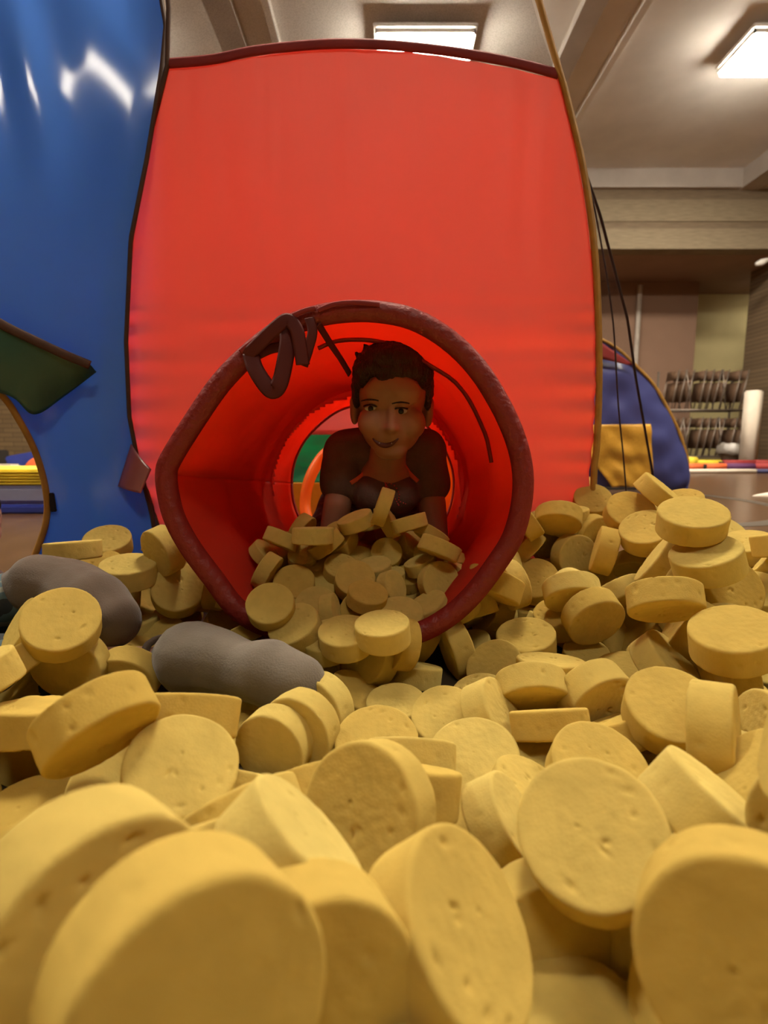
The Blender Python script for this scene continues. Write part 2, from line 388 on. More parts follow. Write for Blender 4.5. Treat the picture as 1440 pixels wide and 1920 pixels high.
# netting roof panel above the hem
TOP2 = [on_y(300 + (960 - 300) * i / 20, -160, YP + .12) for i in range(21)]
vs, fs = grid(lambda s, t: lerp_list(TOP, s).lerp(lerp_list(TOP2, s), t) + Vector((0, .02 * math.sin(PI * t), 0)), 24, 12)
local(tent, obj('netting_roof', (vs, fs), M['net']))
# side netting falling away to the right and back
apex = Rext[8] + Vector((.01, .01, 0))
def side_pt(s, t):
    a = lerp_list(Rext[6:], t) + Vector((.012, .012, 0)); z = a.z
    v_ = 120 + 795 * t; bck = on_y(float(np.interp(v_, [120, 260, 344, 406, 470, 600, 705, 875, 915], [1047, 1077, 1104, 1125, 1141, 1175, 1190, 1222, 1228])), v_, YP + .55 * t + .05)
    p = a.lerp(bck, s); p.y += .012 * math.sin(s * 9 + t * 4) * t
    return p
vs, fs = grid(side_pt, 22, 40)
local(tent, obj('side_netting', (vs, fs), M['net']))
b = tube(NB(), [side_pt(1, i / 40) for i in range(41)], .0045, 8)
local(tent, obj('net_seam', b, M['net_seam']))
local(tent, obj('net_seam', tube(NB(), [side_pt(.52, i / 40) for i in range(10, 41)], .0025, 8), M['net_seam']))
# inside: the far wall of the tent in patches of red, green, yellow and orange
def patch(name, m, pts, y, bulge=.03, label=None):
    P = [on_y(u, v, y) for u, v in pts]
    vs, fs = grid(lambda s, t: (P[0].lerp(P[1], s)).lerp(P[3].lerp(P[2], s), t) + Vector((0, bulge * math.sin(PI * s) * math.sin(PI * t) + .006 * nz((s, t, 0), 7), 0)), 26, 26)
    o = local(tent, obj(name, (vs, fs), m)); thicken(o, .002)
    if label: o['label'] = label
patch('rear_panel', M['red'], ((440, 560), (1000, 560), (1000, 815), (440, 815)), 2.35, label='red upper rear panel')
patch('rear_panel', M['green_bright'], ((440, 815), (640, 815), (640, 905), (440, 905)), 2.35, label='green rear panel')
patch('rear_panel', M['yellow'], ((440, 905), (660, 905), (660, 1012), (440, 1012)), 2.34, label='yellow rear panel')
patch('rear_panel', M['orange'], ((640, 815), (1000, 815), (1000, 1012), (640, 1012)), 2.33, label='orange rear panel')
b = tube(NB(), spline([at(625, 838, 1.95), at(600, 862, 1.95), at(580, 900, 1.93), at(572, 945, 1.92), at(580, 985, 1.9), at(600, 1040, 1.9)], 30), .020, 12)
o = local(tent, obj('padded_hoop', b, M['orange'])); o['label'] = 'orange padded hoop inside the tent'
# clear tape on the seam between red and blue walls
tp = empty('tape_strip', at(250, 882, 1.34), 'pinkish clear tape strip bridging the red and blue tent walls', 'tape')
P4 = [at(u, v, d) for u, v, d in ((246, 832, 1.375), (284, 880, 1.36), (264, 925, 1.355), (221, 912, 1.37))]
vs, fs = grid(lambda s, t: P4[0].lerp(P4[1], s).lerp(P4[3].lerp(P4[2], s), t) + Vector((0, -.008 * math.sin(PI * s), 0)), 10, 10)
o = local(tp, obj('tape_film', (vs, fs), M['tape'])); thicken(o, .0008)

# ------------------------------------------------------------------ blue play tent at the left
bt = empty('play_tent', (-.9, 1.4, 0), 'shiny blue nylon play tent filling the left side, arched opening near the floor', 'tent')
BR = [(312, -160), (306, -60), (302, 0), (311, 50), (304, 130), (276, 300), (246, 450), (237, 640), (243, 780), (258, 860), (284, 960), (298, 1040), (308, 1090)]
def blue_y(u, v): return 1.42 + .07 * (max(0, 640 - v) / 640) ** 3 - .27 * (300 - u) / 560
AV = [655, 672, 700, 740, 790, 850, 920, 980, 1050, 1100]; AU = [-400, -160, -60, 2, 37, 67, 86, 86, 62, 45]
def arch_u(v): return float(np.interp(v, AV, AU)) if v > 655 else -999
BRv = [q[1] for q in BR]; BRu = [q[0] for q in BR]
def blue_at(u, v, off=0):
    s = (u + 300) / 560; w = min(1, max(0, (300 - u) / 60))
    f = .007 * math.sin(u * .045 - v * .010 + 2.2 * nz((u / 300, v / 500, 0), 1.3)) * math.exp(-((v - 60) / 330) ** 2) * w
    f += .010 * nz((u / 120 + v / 500, v / 420, 0), 1.2, 3) * w
    if v > 640: f += .022 * math.sin((u - 150) * .028) * min(1, (v - 640) / 150) * w
    return on_y(u, v, blue_y(u, v) - f * .55 - off)
def blue_pt(s, t):
    v = -170 + 1262 * t; ur = float(np.interp(v, BRv, BRu)); return blue_at(-300 + (ur + 300) * s, v)
def keep_blue(p):
    u, v, d = seen(p); return u > arch_u(v) - 3
vs, fs = grid(blue_pt, 200, 220, keep=keep_blue)
o = local(bt, obj('wall_panel', (vs, fs), M['blue'])); thicken(o, .0015)
arch = spline([blue_at(u, v, .002) for u, v in zip(AU[1:], AV[1:])], 60)
o = local(bt, obj('arch_binding', tube(NB(), arch, .0075, 8), M['binding'])); o['label'] = 'ochre binding round the arched opening'
edgeB = [blue_at(float(np.interp(v, BRv, BRu)), v) for v in range(-170, 1093, 14)]
o = local(bt, obj('edge_binding', tube(NB(), [p + Vector((.002, -.006, 0)) for p in edgeB], .0055, 8), M['dark_binding']))
# green flap over the opening, with its dark hem
def gp(u, v): return blue_at(u, v, .045)
ga = [gp(u, v) for u, v in ((-200, 470), (-100, 545), (0, 606), (60, 636), (120, 664), (170, 685))]
gb = [gp(u, v) for u, v in ((-200, 720), (-100, 722), (0, 740), (48, 776), (105, 742), (168, 694))]
ga = spline(ga, 40); gb = spline(gb, 40)
vs, fs = grid(lambda s, t: lerp_list(ga, s).lerp(lerp_list(gb, s), t) + Vector((0, -.012 * math.sin(PI * t) * (1 - s) + .03 * t, 0)), 50, 16)
o = local(bt, obj('flap', (vs, fs), M['green'])); thicken(o, .0015); o['label'] = 'dark green flap over the opening'
o = local(bt, obj('flap_hem', tube(NB(), [p + Vector((0, -.003, 0)) for p in ga], 0, 10, flat=(.004, .011)), M['dark_binding']))
tb = blue_at(98, 942, .006)
o = local(bt, obj('fastening_tab', bx(tb, (.016, .006, .048), Matrix.Rotation(-.08, 4, 'Y'), .002), M['velcro'], smooth=False)); o['label'] = 'black fastening tab'

# ------------------------------------------------------------------ red crawl tunnel
tun = empty('crawl_tunnel', (-.06, .87, 0), 'red nylon pop-up crawl tunnel with round dark red rim, lying open among sponges', 'tunnel')
RING = [(297, 890), (306, 858), (350, 785), (400, 712), (455, 655), (520, 606), (585, 580), (645, 570), (710, 570), (780, 585), (848, 624), (905, 680), (950, 750), (981, 820), (995, 885), (992, 950), (975, 1012), (945, 1062), (900, 1122), (850, 1168), (790, 1200), (720, 1210), (640, 1207), (560, 1203), (480, 1182), (430, 1148), (390, 1096), (345, 1035), (315, 980), (302, 935)]
ring = spline([at(u, v, .87) for u, v in RING], 120, True)
cen = sum(ring, Vector()) / len(ring)
axis = FW.copy()
ring_c = [p + (cen - p).normalized() * .013 for p in ring]
def far_pt(k, y=1.66, rx=.255, rz=.255, c=(-.035, .262)):
    d = ring[k] - cen; a = math.atan2(d.dot(UP), d.x)
    return Vector((c[0] + rx * math.cos(a), y, c[1] + rz * math.sin(a)))
n = len(ring)
def tun_pt(s, t):
    k = int(round(s * n)) % n
    a = ring_c[k]; f = far_pt(k)
    p = a.lerp(f, t); c = cen.lerp(Vector((-.035, 1.66, .262)), t); d = p - c
    ang = math.atan2(d.z, d.x)
    sag = abs(math.sin(PI * 3 * t)) 
    r = 1 - .030 * sag + .018 * nz((math.cos(ang) * 2, math.sin(ang) * 2, t * 5), 1.3) * min(1, 6 * t)
    r -= .022 * sag * max(0, math.sin(ang * 7 + t * 5)) 
    if math.sin(ang) > .3: r -= .05 * math.sin(PI * t) * math.sin(ang) * .4
    q = c + d * r
    q.z = max(q.z, .004)
    return q
vs, fs = grid(tun_pt, n, 90)
o = local(tun, obj('tunnel_skin', (vs, fs), M['red_tunnel'])); thicken(o, .0012)
# padded rim
nr = [(cen - p).normalized() for p in ring]
local(tun, obj('rim', tube(NB(), ring_c, 0, 14, True, flat=(.0175, .016), normals=[axis] * n), M['red_trim']))
# wire casings inside: one wide loop a hand's width in, one at the far mouth
def casing(t0, t1, s0, s1, w, m=60):
    pts = []; nn = []
    for i in range(m):
        f = i / (m - 1); s = s0 + (s1 - s0) * f; t = t0 + (t1 - t0) * f
        x = (s % 1) * n; k = int(x); fr = x - k
        p = tun_pt((k % n) / n, t).lerp(tun_pt(((k + 1) % n) / n, t), fr)
        c = cen.lerp(Vector((-.035, 1.66, .262)), t); nn.append((c - p).normalized()); pts.append(p + nn[-1] * .005)
    return tube(NB(), pts, 0, 10, flat=(w, .0035), normals=nn)
def s_of(u, v):
    tgt = at(u, v, .87) - cen; a = math.atan2(tgt.dot(UP), tgt.x)
    best = min(range(n), key=lambda k: abs(((math.atan2((ring[k] - cen).dot(UP), (ring[k] - cen).x) - a + PI) % (2 * PI)) - PI))
    return best / n
sa, sb = s_of(560, 560), s_of(1000, 850)
if sb < sa: sb += 1
local(tun, obj('wire_casing', casing(.13, .16, sa, sb, .007), M['red_trim']))
local(tun, obj('wire_casing', casing(.985, .985, 0, .999, .008, 110), M['red_trim']))
# tie ribbons at the upper left of the rim
def ribbon(pts, w=.011, nrm=None, nn=40):
    P = spline([at(u, v, d) for u, v, d in pts], nn)
    b = NB(); tube(b, P, 0, 8, flat=(w, .0012), normals=[Vector((.25, -1, .1))] * nn); return b
rib = [([(470, 662, .855), (478, 690, .845), (498, 722, .84), (512, 733, .84), (524, 720, .84), (533, 685, .845), (540, 640, .85), (538, 610, .855)], .013),
       ([(462, 668, .852), (490, 640, .845), (520, 612, .843), (540, 600, .845), (556, 618, .845), (563, 650, .845), (568, 684, .845)], .011),
       ([(568, 686, .85), (578, 655, .85), (586, 622, .85), (580, 596, .852)], .008),
       ([(478, 668, .86), (505, 655, .86), (530, 650, .862)], .008),
       ([(597, 608, .86), (620, 645, .90), (640, 675, .95), (656, 702, 1.0)], .006)]
for pts, w in rib:
    o = local(tun, obj('tie_ribbon', ribbon(pts, w), M['ribbon']))
o = local(tun, obj('strap', ribbon([(450, 660, .85), (485, 632, .848), (530, 602, .847), (570, 583, .848), (592, 578, .85)], .004), M['hem']))
o = local(tun, obj('strap', ribbon([(596, 583, .852), (625, 571, .85), (665, 567, .85), (712, 571, .853)], .004), M['hem']))

# ------------------------------------------------------------------ the crawling boy
boy = empty('person', (-.02, 1.12, .02), 'young boy crawling out of the red tunnel in a dark short-sleeved shirt, smiling', 'person')
HC = at(735, 757, 1.045)
HM = Matrix.Translation(HC) @ Matrix.Rotation(.03, 4, 'Y') @ Matrix.Rotation(.20, 4, 'X') @ Matrix.Rotation(PI, 4, 'Z')
# local head axes: x to the boy's left... mirrored back below so +x is image right, +y towards the lens
HM = HM @ Matrix.Diagonal((-1, 1, 1, 1))
S = 1.0
def hp(x, y, z): return HM @ Vector((x * S, y * S, z * S))
def hell(bm, c, r): 
    v = bmesh.ops.create_uvsphere(bm, u_segments=24, v_segments=16, radius=1)['verts']
    bmesh.ops.transform(bm, matrix=HM @ Matrix.Translation(Vector(c) * S) @ Matrix.Diagonal((r[0] * S, r[1] * S, r[2] * S, 1)), verts=v)
    bmesh.ops.reverse_faces(bm, faces=list({f for q in v for f in q.link_faces}))
N_ = at(724, 880, 1.12); SL = at(648, 848, 1.16); SR = at(794, 848, 1.16); CH = at(727, 885, 1.20); BE = at(722, 868, 1.33); PV = at(712, 895, 1.50)
EL = at(633, 945, 1.13); ER = at(810, 945, 1.13); WL = Vector((-.135, 1.12, .095)); WR = Vector((.125, 1.12, .095))
b = NB()
hell(b, (0, -.012, .030), (.070, .084, .082)); hell(b, (0, .022, -.035), (.060, .055, .062)); hell(b, (0, .046, -.080), (.033, .024, .022))
hell(b, (-.034, .045, -.030), (.031, .030, .032)); hell(b, (.034, .045, -.030), (.031, .030, .032))
hell(b, (0, .060, .030), (.052, .020, .032)); hell(b, (0, .078, -.034), (.0125, .0125, .010)); hell(b, (-.010, .070, -.037), (.009, .010, .007)); hell(b, (.010, .070, -.037), (.009, .010, .007))
caps(b, hp(0, .066, .010), hp(0, .078, -.030), .008, .0095)
for sx in (-1, 1):
    hell(b, (sx * .073, -.008, -.016), (.010, .018, .030)); hell(b, (sx * .076, -.012, -.002), (.008, .014, .016))
    caps(b, hp(sx * .012, .071, .014), hp(sx * .043, .062, .013), .005, .005)      # brow ridge
    caps(b, hp(sx * .016, .066, -.018), hp(sx * .036, .060, -.017), .0045, .0045)  # lower lid
caps(b, hp(0, -.02, -.06), N_, .036, .040)
caps(b, SL, SR, .042, .042); caps(b, N_ + Vector((0, .02, -.02)), CH, .06, .075); caps(b, CH, BE, .085, .082); caps(b, BE, PV, .082, .088)
for s, E_, W_ in ((SL, EL, WL), (SR, ER, WR)):
    caps(b, s, E_, .036, .029); caps(b, E_, W_, .030, .021)
    sg = -1 if W_.x < 0 else 1
    pm = W_ + Vector((0, -.035, -.030)); caps(b, W_, pm, .021, .022); ell(b, pm + Vector((0, -.012, 0)), (.033, .034, .014))
    for k, (dx, ln) in enumerate(((-.024, .040), (-.008, .047), (.008, .044), (.023, .035))):
        dx *= sg
        a0 = pm + Vector((dx, -.030, .002)); a1 = a0 + Vector((dx * .3, -ln * .55, .007)); a2 = a1 + Vector((dx * .1, -ln * .5, -.013))
        caps(b, a0, a1, .0085, .0078); caps(b, a1, a2, .0078, .0065)
    t0 = pm + Vector((-sg * .020, .004, 0)); t1 = t0 + Vector((-sg * .022, -.020, -.002)); t2 = t1 + Vector((-sg * .010, -.020, -.004))
    caps(b, t0, t1, .0105, .009); caps(b, t1, t2, .009, .0075)
KL = Vector((-.17, 1.31, .085)); KR = Vector((.075, 1.30, .08)); HLp = PV + Vector((-.06, 0, -.02)); HRp = PV + Vector((.06, 0, -.02))
for h_, k_ in ((HLp, KL), (HRp, KR)):
    caps(b, h_, k_, .070, .048); an = k_ + Vector((.01, .25, -.035)); caps(b, k_, an, .046, .030); ft = an + Vector((0, .10, -.01)); caps(b, an, ft, .028, .022)
body = local(boy, fuse('body', b, M['skin'], None, .0036, 5))
# face features on the real surface
HB = bvh(body)
def on_face(u, v, lift=.001):
    r = (at(u, v, 1) - C0).normalized(); h = HB.ray_cast(C0, r)
    return h[0] + h[1] * lift, h[1]
for u, v in ((695, 766), (752, 771)):
    p, nn_ = on_face(u, v, 0)
    e = empty('eye', p); e.parent = boy; e.matrix_parent_inverse = Matrix.Translation(boy.location).inverted(); e.rotation_euler = nn_.to_track_quat('Y', 'Z').to_euler()
    bpy.data.objects.remove(e)
    R3 = (-( (at(u, v, 1) - C0).normalized())).to_track_quat('Z', 'Y').to_matrix().to_4x4()
    b = NB(); ell(b, p, (.0115, .0052, .0045), R3); ball = local(boy, obj('eye', b, M['eye_white']))
    b = NB(); ell(b, p + R3 @ Vector((.0, -.0002, .0030)), (.0055, .0050, .0026), R3); o = local(boy, obj('iris', b, M['iris'])); o.parent = ball; o.matrix_parent_inverse = ball.matrix_basis.inverted(); 
    b = tube(NB(), [on_face(u + dx, v - 7 + .05 * dx * dx * .35, .0012)[0] for dx in range(-12, 13, 3)], .0016, 6); o = local(boy, obj('eyelid', b, M['hair']))
    b = tube(NB(), [on_face(u + dx, v - 17 + .010 * dx * dx, .0006)[0] for dx in range(-17, 18, 4)], [.0010 + .0008 * (1 - abs(dx) / 18) for dx in range(-17, 18, 4)], 8); o = local(boy, obj('eyebrow', b, M['hair']))
cam_n = [Vector((0, -1, .1))] * 17
up_ = [on_face(723 + dx, 832 - .018 * dx * dx, .0006)[0] for dx in range(-24, 25, 3)]; lo_ = [on_face(723 + dx, 838 - .028 * dx * dx, .0006)[0] for dx in range(-24, 25, 3)]
b = NB(); tube(b, [(p + q) / 2 for p, q in zip(up_, lo_)], [.0008 + .0044 * (1 - (dx / 25) ** 2) for dx in range(-24, 25, 3)], 8)
mo = local(boy, obj('mouth', b, M['lip']))
b = tube(NB(), [((p + q) / 2) + Vector((0, -.0032, .0008)) for p, q in list(zip(up_, lo_))[4:13]], 0, 8, flat=(.0016, .0009), normals=[Vector((0, -1, 0))] * 9)
local(boy, obj('teeth', b, M['tooth']))
# hair
b = NB()
hell(b, (0, -.022, .050), (.077, .086, .076)); hell(b, (0, .020, .086), (.060, .050, .034)); hell(b, (-.052, .014, .060), (.026, .040, .034)); hell(b, (.052, .014, .060), (.026, .040, .034))
hell(b, (0, .056, .066), (.036, .016, .022)); hell(b, (-.012, .064, .052), (.020, .010, .014)); hell(b, (.034, .048, .066), (.022, .018, .018)); hell(b, (-.036, .048, .070), (.022, .018, .016))
for sx in (-1, 1): hell(b, (sx * .070, -.002, .028), (.010, .026, .038)); hell(b, (sx * .069, .006, .004), (.007, .010, .016))
for k in range(46):
    a = random.uniform(0, 2 * PI); r = random.uniform(.2, 1)
    x, y = .066 * r * math.cos(a), .068 * r * math.sin(a) - .005; z = .052 + .072 * math.sqrt(max(0, 1 - (x / .08) ** 2 - ((y + .02) / .09) ** 2))
    caps(b, hp(x, y, z - .006), hp(x * 1.08, y + .014, z + .003), .008, .003, 8)
local(boy, fuse('hair', b, M['hair'], None, .0032, 2, .002, 120))
# shirt, sleeves and neck hem
b = NB()
caps(b, SL, SR, .052, .052); caps(b, N_ + Vector((0, .045, -.045)), CH, .078, .090); caps(b, CH, BE, .098, .094); caps(b, BE, BE.lerp(PV, .55), .094, .096)
for s, E_ in ((SL, EL), (SR, ER)):
    caps(b, s, s.lerp(E_, .62), .049, .047); sg = -1 if s.x < N_.x else 1; caps(b, s, N_ + Vector((sg * .040, .035, .012)), .046, .036)
caps(b, at(700, 926, 1.122), at(750, 926, 1.122), .044, .044)
caps(b, N_ + Vector((-.03, .05, .01)), N_ + Vector((.03, .05, .01)), .045, .045)
shirt = local(boy, fuse('shirt', b, M['shirt'], None, .005, 5, .006, 14))
SB = bvh(shirt)
def on_shirt(u, v, lift=.002):
    r = (at(u, v, 1) - C0).normalized(); h = SB.ray_cast(C0, r)
    return (h[0] + h[1] * lift) if h[0] else at(u, v, 1.15)
for pts in ([(696, 872), (686, 886), (672, 898), (657, 906)], [(756, 872), (764, 884), (774, 895), (784, 903)]):
    b = tube(NB(), spline([on_shirt(u, v) for u, v in pts], 16), 0, 8, flat=(.0045, .0018), normals=[Vector((0, -1, .2))] * 16)
    local(boy, obj('piping', b, M['shirt_trim']))
b = NB()
for pts in ([(717, 945), (720, 925), (723, 908)], [(723, 908), (735, 925), (747, 946)], [(719, 932), (730, 930), (738, 931)], [(724, 912), (727, 925), (728, 940)], [(722, 906), (738, 910), (748, 925), (748, 938), (760, 944)]):
    P = spline([on_shirt(u, v) for u, v in pts], 12)
    for i in range(12): ell(b, P[i], (.0014, .0014, .0014))
local(boy, obj('chest_print', b, M['print_red']))['label'] = 'dotted red outline letter print on the chest'
b = NB()
caps(b, BE.lerp(PV, .5), PV, .098, .100)
for h_, k_ in ((HLp, KL), (HRp, KR)): caps(b, h_, h_.lerp(k_, .92), .082, .064)
local(boy, fuse('shorts', b, M['shorts'], None, .006, 4, .005, 20))

# ------------------------------------------------------------------ the other child, lying just out of view, feet in the sponges
kid = empty('person', (-.9, .9, 0), 'child lying at the left edge, dark patterned trousers, feet in grey-brown socks', 'person')
b = NB()
hd = Vector((-.935, 1.16, .235)); nk = Vector((-.96, 1.06, .19)); cs = Vector((-.99, .96, .16)); hip = Vector((-.95, .70, .13))
ell(b, hd, (.075, .085, .095)); ell(b, hd + Vector((0, .05, -.04)), (.045, .05, .05)); ell(b, hd + Vector((0, .095, -.02)), (.012, .014, .012))
for sx in (-1, 1): ell(b, hd + Vector((sx * .077, 0, -.01)), (.01, .018, .028))
caps(b, hd, nk, .045, .045); caps(b, nk, cs, .06, .10); caps(b, cs, hip, .105, .10)
k1 = Vector((-.74, .86, .10)); an1 = at(35, 1118, .93); he1 = at(75, 1095, .91); to1 = at(225, 1172, .86)
k2 = Vector((-.70, .80, .05)); an2 = at(318, 1245, .84); to2 = at(520, 1268, .70)
caps(b, hip, k1, .075, .052); caps(b, k1, an1, .05, .034); caps(b, an1, at(120, 1095, .905), .03, .03); caps(b, at(120, 1095, .905), at(205, 1158, .866), .03, .026)
caps(b, hip + Vector((0, -.04, -.02)), k2, .072, .05); caps(b, k2, an2, .040, .026); caps(b, an2, at(405, 1222, .765), .026, .026); caps(b, at(405, 1222, .765), at(450, 1254, .74), .026, .024); caps(b, at(450, 1254, .74), at(530, 1282, .70), .024, .022)
for sx, sh in ((-1, cs + Vector((-.10, .04, 0))), (1, cs + Vector((.10, .04, 0)))):
    e_ = sh + Vector((sx * .07, .12, -.09)); w_ = e_ + Vector((-sx * .04, .17, -.02))
    caps(b, sh, e_, .042, .032); caps(b, e_, w_, .032, .022); ell(b, w_ + Vector((0, .045, 0)), (.034, .04, .014))
    for k in range(4):
        a0 = w_ + Vector((-.024 + .016 * k, .075, .002)); a1 = a0 + Vector((0, .026, .004)); caps(b, a0, a1, .0085, .008); caps(b, a1, a1 + Vector((0, .016 + .004 * (k in (1, 2)), -.010)), .008, .0065)
    t0 = w_ + Vector((-sx * .028, .03, 0)); caps(b, t0, t0 + Vector((-sx * .02, .025, 0)), .010, .008)
local(kid, fuse('body', b, M['skin_pale'], None, .006, 4))
b = NB(); ell(b, hd + Vector((0, -.012, .022)), (.083, .088, .088)); local(kid, fuse('hair', b, M['hair'], None, .006, 2, .004, 60))
b = NB(); caps(b, cs + Vector((0, .02, 0)), cs.lerp(hip, .9), .118, .112); caps(b, cs + Vector((-.10, .05, 0)), cs + Vector((.10, .05, 0)), .06, .06)
for sx in (-1, 1): caps(b, cs + Vector((sx * .10, .04, 0)), cs + Vector((sx * .15, .13, -.06)), .052, .045)
local(kid, fuse('shirt', b, M['shirt'], None, .007, 4, .005, 14))
b = NB(); caps(b, hip + Vector((0, .05, 0)), hip, .108, .108); caps(b, hip, k1, .085, .062); caps(b, k1, k1.lerp(an1, .86), .060, .050)
caps(b, hip + Vector((0, -.04, -.02)), k2, .082, .06); caps(b, k2, k2.lerp(an2, .45), .056, .046)
local(kid, fuse('trousers', b, M['trousers'], None, .006, 3, .010, 18))
def sock(pts, m, lab, wob=.006):
    b = NB()
    for (p, r), (q, s) in zip(pts, pts[1:]): caps(b, p, q, r, s)
    o = local(kid, fuse('sock', b, m, None, .005, 4, wob, 16)); o['label'] = lab
sock([(at(40, 1105, .93), .042), (at(75, 1095, .92), .052), (at(125, 1100, .91), .050), (at(172, 1130, .88), .054), (at(208, 1162, .86), .046)], M['sock_brown'], 'dark brown-grey sock')
sock([(at(334, 1232, .84), .040), (at(362, 1232, .79), .056), (at(405, 1240, .765), .047), (at(455, 1255, .745), .041), (at(505, 1262, .72), .046), (at(550, 1285, .70), .042)], M['sock_grey'], 'lighter grey sock', .005)

b = tube(NB(), [at(300, 1236, .85) + Vector((.012 * math.sin(a * .6), 0, 0)) + .034 * (math.cos(a * PI / 12) * Vector((0, 1, .2)).normalized() + math.sin(a * PI / 12) * Vector((0, -.2, 1)).normalized()) for a in range(24)], .006, 8, True)
o = local(kid, obj('sock_cuff', b, M['sock_brown'])); o['label'] = 'dark cuff of the lighter sock'
# ------------------------------------------------------------------ dark groundsheet under the heap
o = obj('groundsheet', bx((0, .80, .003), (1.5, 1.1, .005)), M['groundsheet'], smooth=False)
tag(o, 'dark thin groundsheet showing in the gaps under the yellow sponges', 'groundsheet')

# ------------------------------------------------------------------ sponge discs
def disc_mesh(seed, hi=True):
    rnd = random.Random(seed); R, T = .05, .038
    seg = 110 if hi else 32
    prof = []   # (radius, z)
    rr = [R * k / (30 if hi else 2) * .93 for k in range(1, (30 if hi else 2) + 1)]
    top = [(r, T / 2) for r in rr]; e = .0032
    arc = [(R - e + e * math.sin(a), T / 2 - e + e * math.cos(a)) for a in ([.35, .8, 1.2, PI / 2] if hi else [.9])]
    side = [(R, T / 2 - e - (T - 2 * e) * k / 11) for k in range(1, 11)] if hi else []
    prof = top + arc + side + [(r, -z) for r, z in arc[::-1]] + [(r, -z) for r, z in top[::-1]]
    lean = rnd.uniform(-.06, .06); oval = rnd.uniform(.965, 1.03); wedge = rnd.uniform(-.10, .10)
    pits = []
    for _ in range(rnd.choice((2, 6, 10, 22)) if hi else 0):
        a = rnd.uniform(0, 2 * PI); r = R * math.sqrt(rnd.random()) * .92; pits.append((r * math.cos(a), r * math.sin(a), rnd.choice((1, -1)), rnd.uniform(.0009, .0024), rnd.uniform(.7, 2.2), rnd.uniform(0, PI)))
    sp = [(rnd.uniform(0, 2 * PI), rnd.uniform(-T / 2, T / 2), rnd.uniform(.001, .002)) for _ in range(14 if hi else 0)]
    vs = [(0, 0, T / 2)]
    cvx = rnd.uniform(-.0012, .0022)
    for r, z in prof:
        for k in range(seg):
            a = 2 * PI * k / seg; rag = 1 + .010 * noise.noise(Vector((math.cos(a) * 3, math.sin(a) * 3, seed * 7.1 + z * 8))) * (r / R)
            if hi and r > R * .97: rag += .006 * noise.noise(Vector((math.cos(a) * 16, math.sin(a) * 16, z * 130 + seed)))
            x, y = r * math.cos(a) * rag * oval, r * math.sin(a) * rag / oval
            zz = z * (1 + wedge * x / R) + (cvx * (1 - (r / R) ** 2) if abs(z) > T * .45 else 0) * (1 if z > 0 else -1)
            if abs(z) > T * .45:
                sg = 1 if z > 0 else -1
                for qx, qy, qs, qr, ql, qa in pits:
                    if qs == sg:
                        dx, dy = x - qx, y - qy
                        if abs(dx) < .007 and abs(dy) < .007:
                            ex = (dx * math.cos(qa) + dy * math.sin(qa)) / (qr * ql); ey = (-dx * math.sin(qa) + dy * math.cos(qa)) / qr
                            zz -= sg * .0026 * math.exp(-(ex * ex + ey * ey))
                zz += .0004 * noise.noise(Vector((x * 160, y * 160, seed)))
            else:
                for qa, qz, qr in sp:
                    da = ((a - qa + PI) % (2 * PI) - PI) * R
                    f = .0022 * math.exp(-((da / qr) ** 2 + ((z - qz) / qr / 1.6) ** 2)); x *= 1 - f / R; y *= 1 - f / R
            vs.append((x + lean * zz, y, zz))
    vs.append((0, 0, -T / 2)); fs = []
    for k in range(seg): fs.append((0, 1 + k, 1 + (k + 1) % seg))
    for j in range(len(prof) - 1):
        a = 1 + j * seg
        for k in range(seg): fs.append((a + k, a + seg + k, a + seg + (k + 1) % seg, a + (k + 1) % seg))
    a = 1 + (len(prof) - 1) * seg; l = len(vs) - 1
    for k in range(seg): fs.append((a + (k + 1) % seg, a + k, l))
    return vs, fs
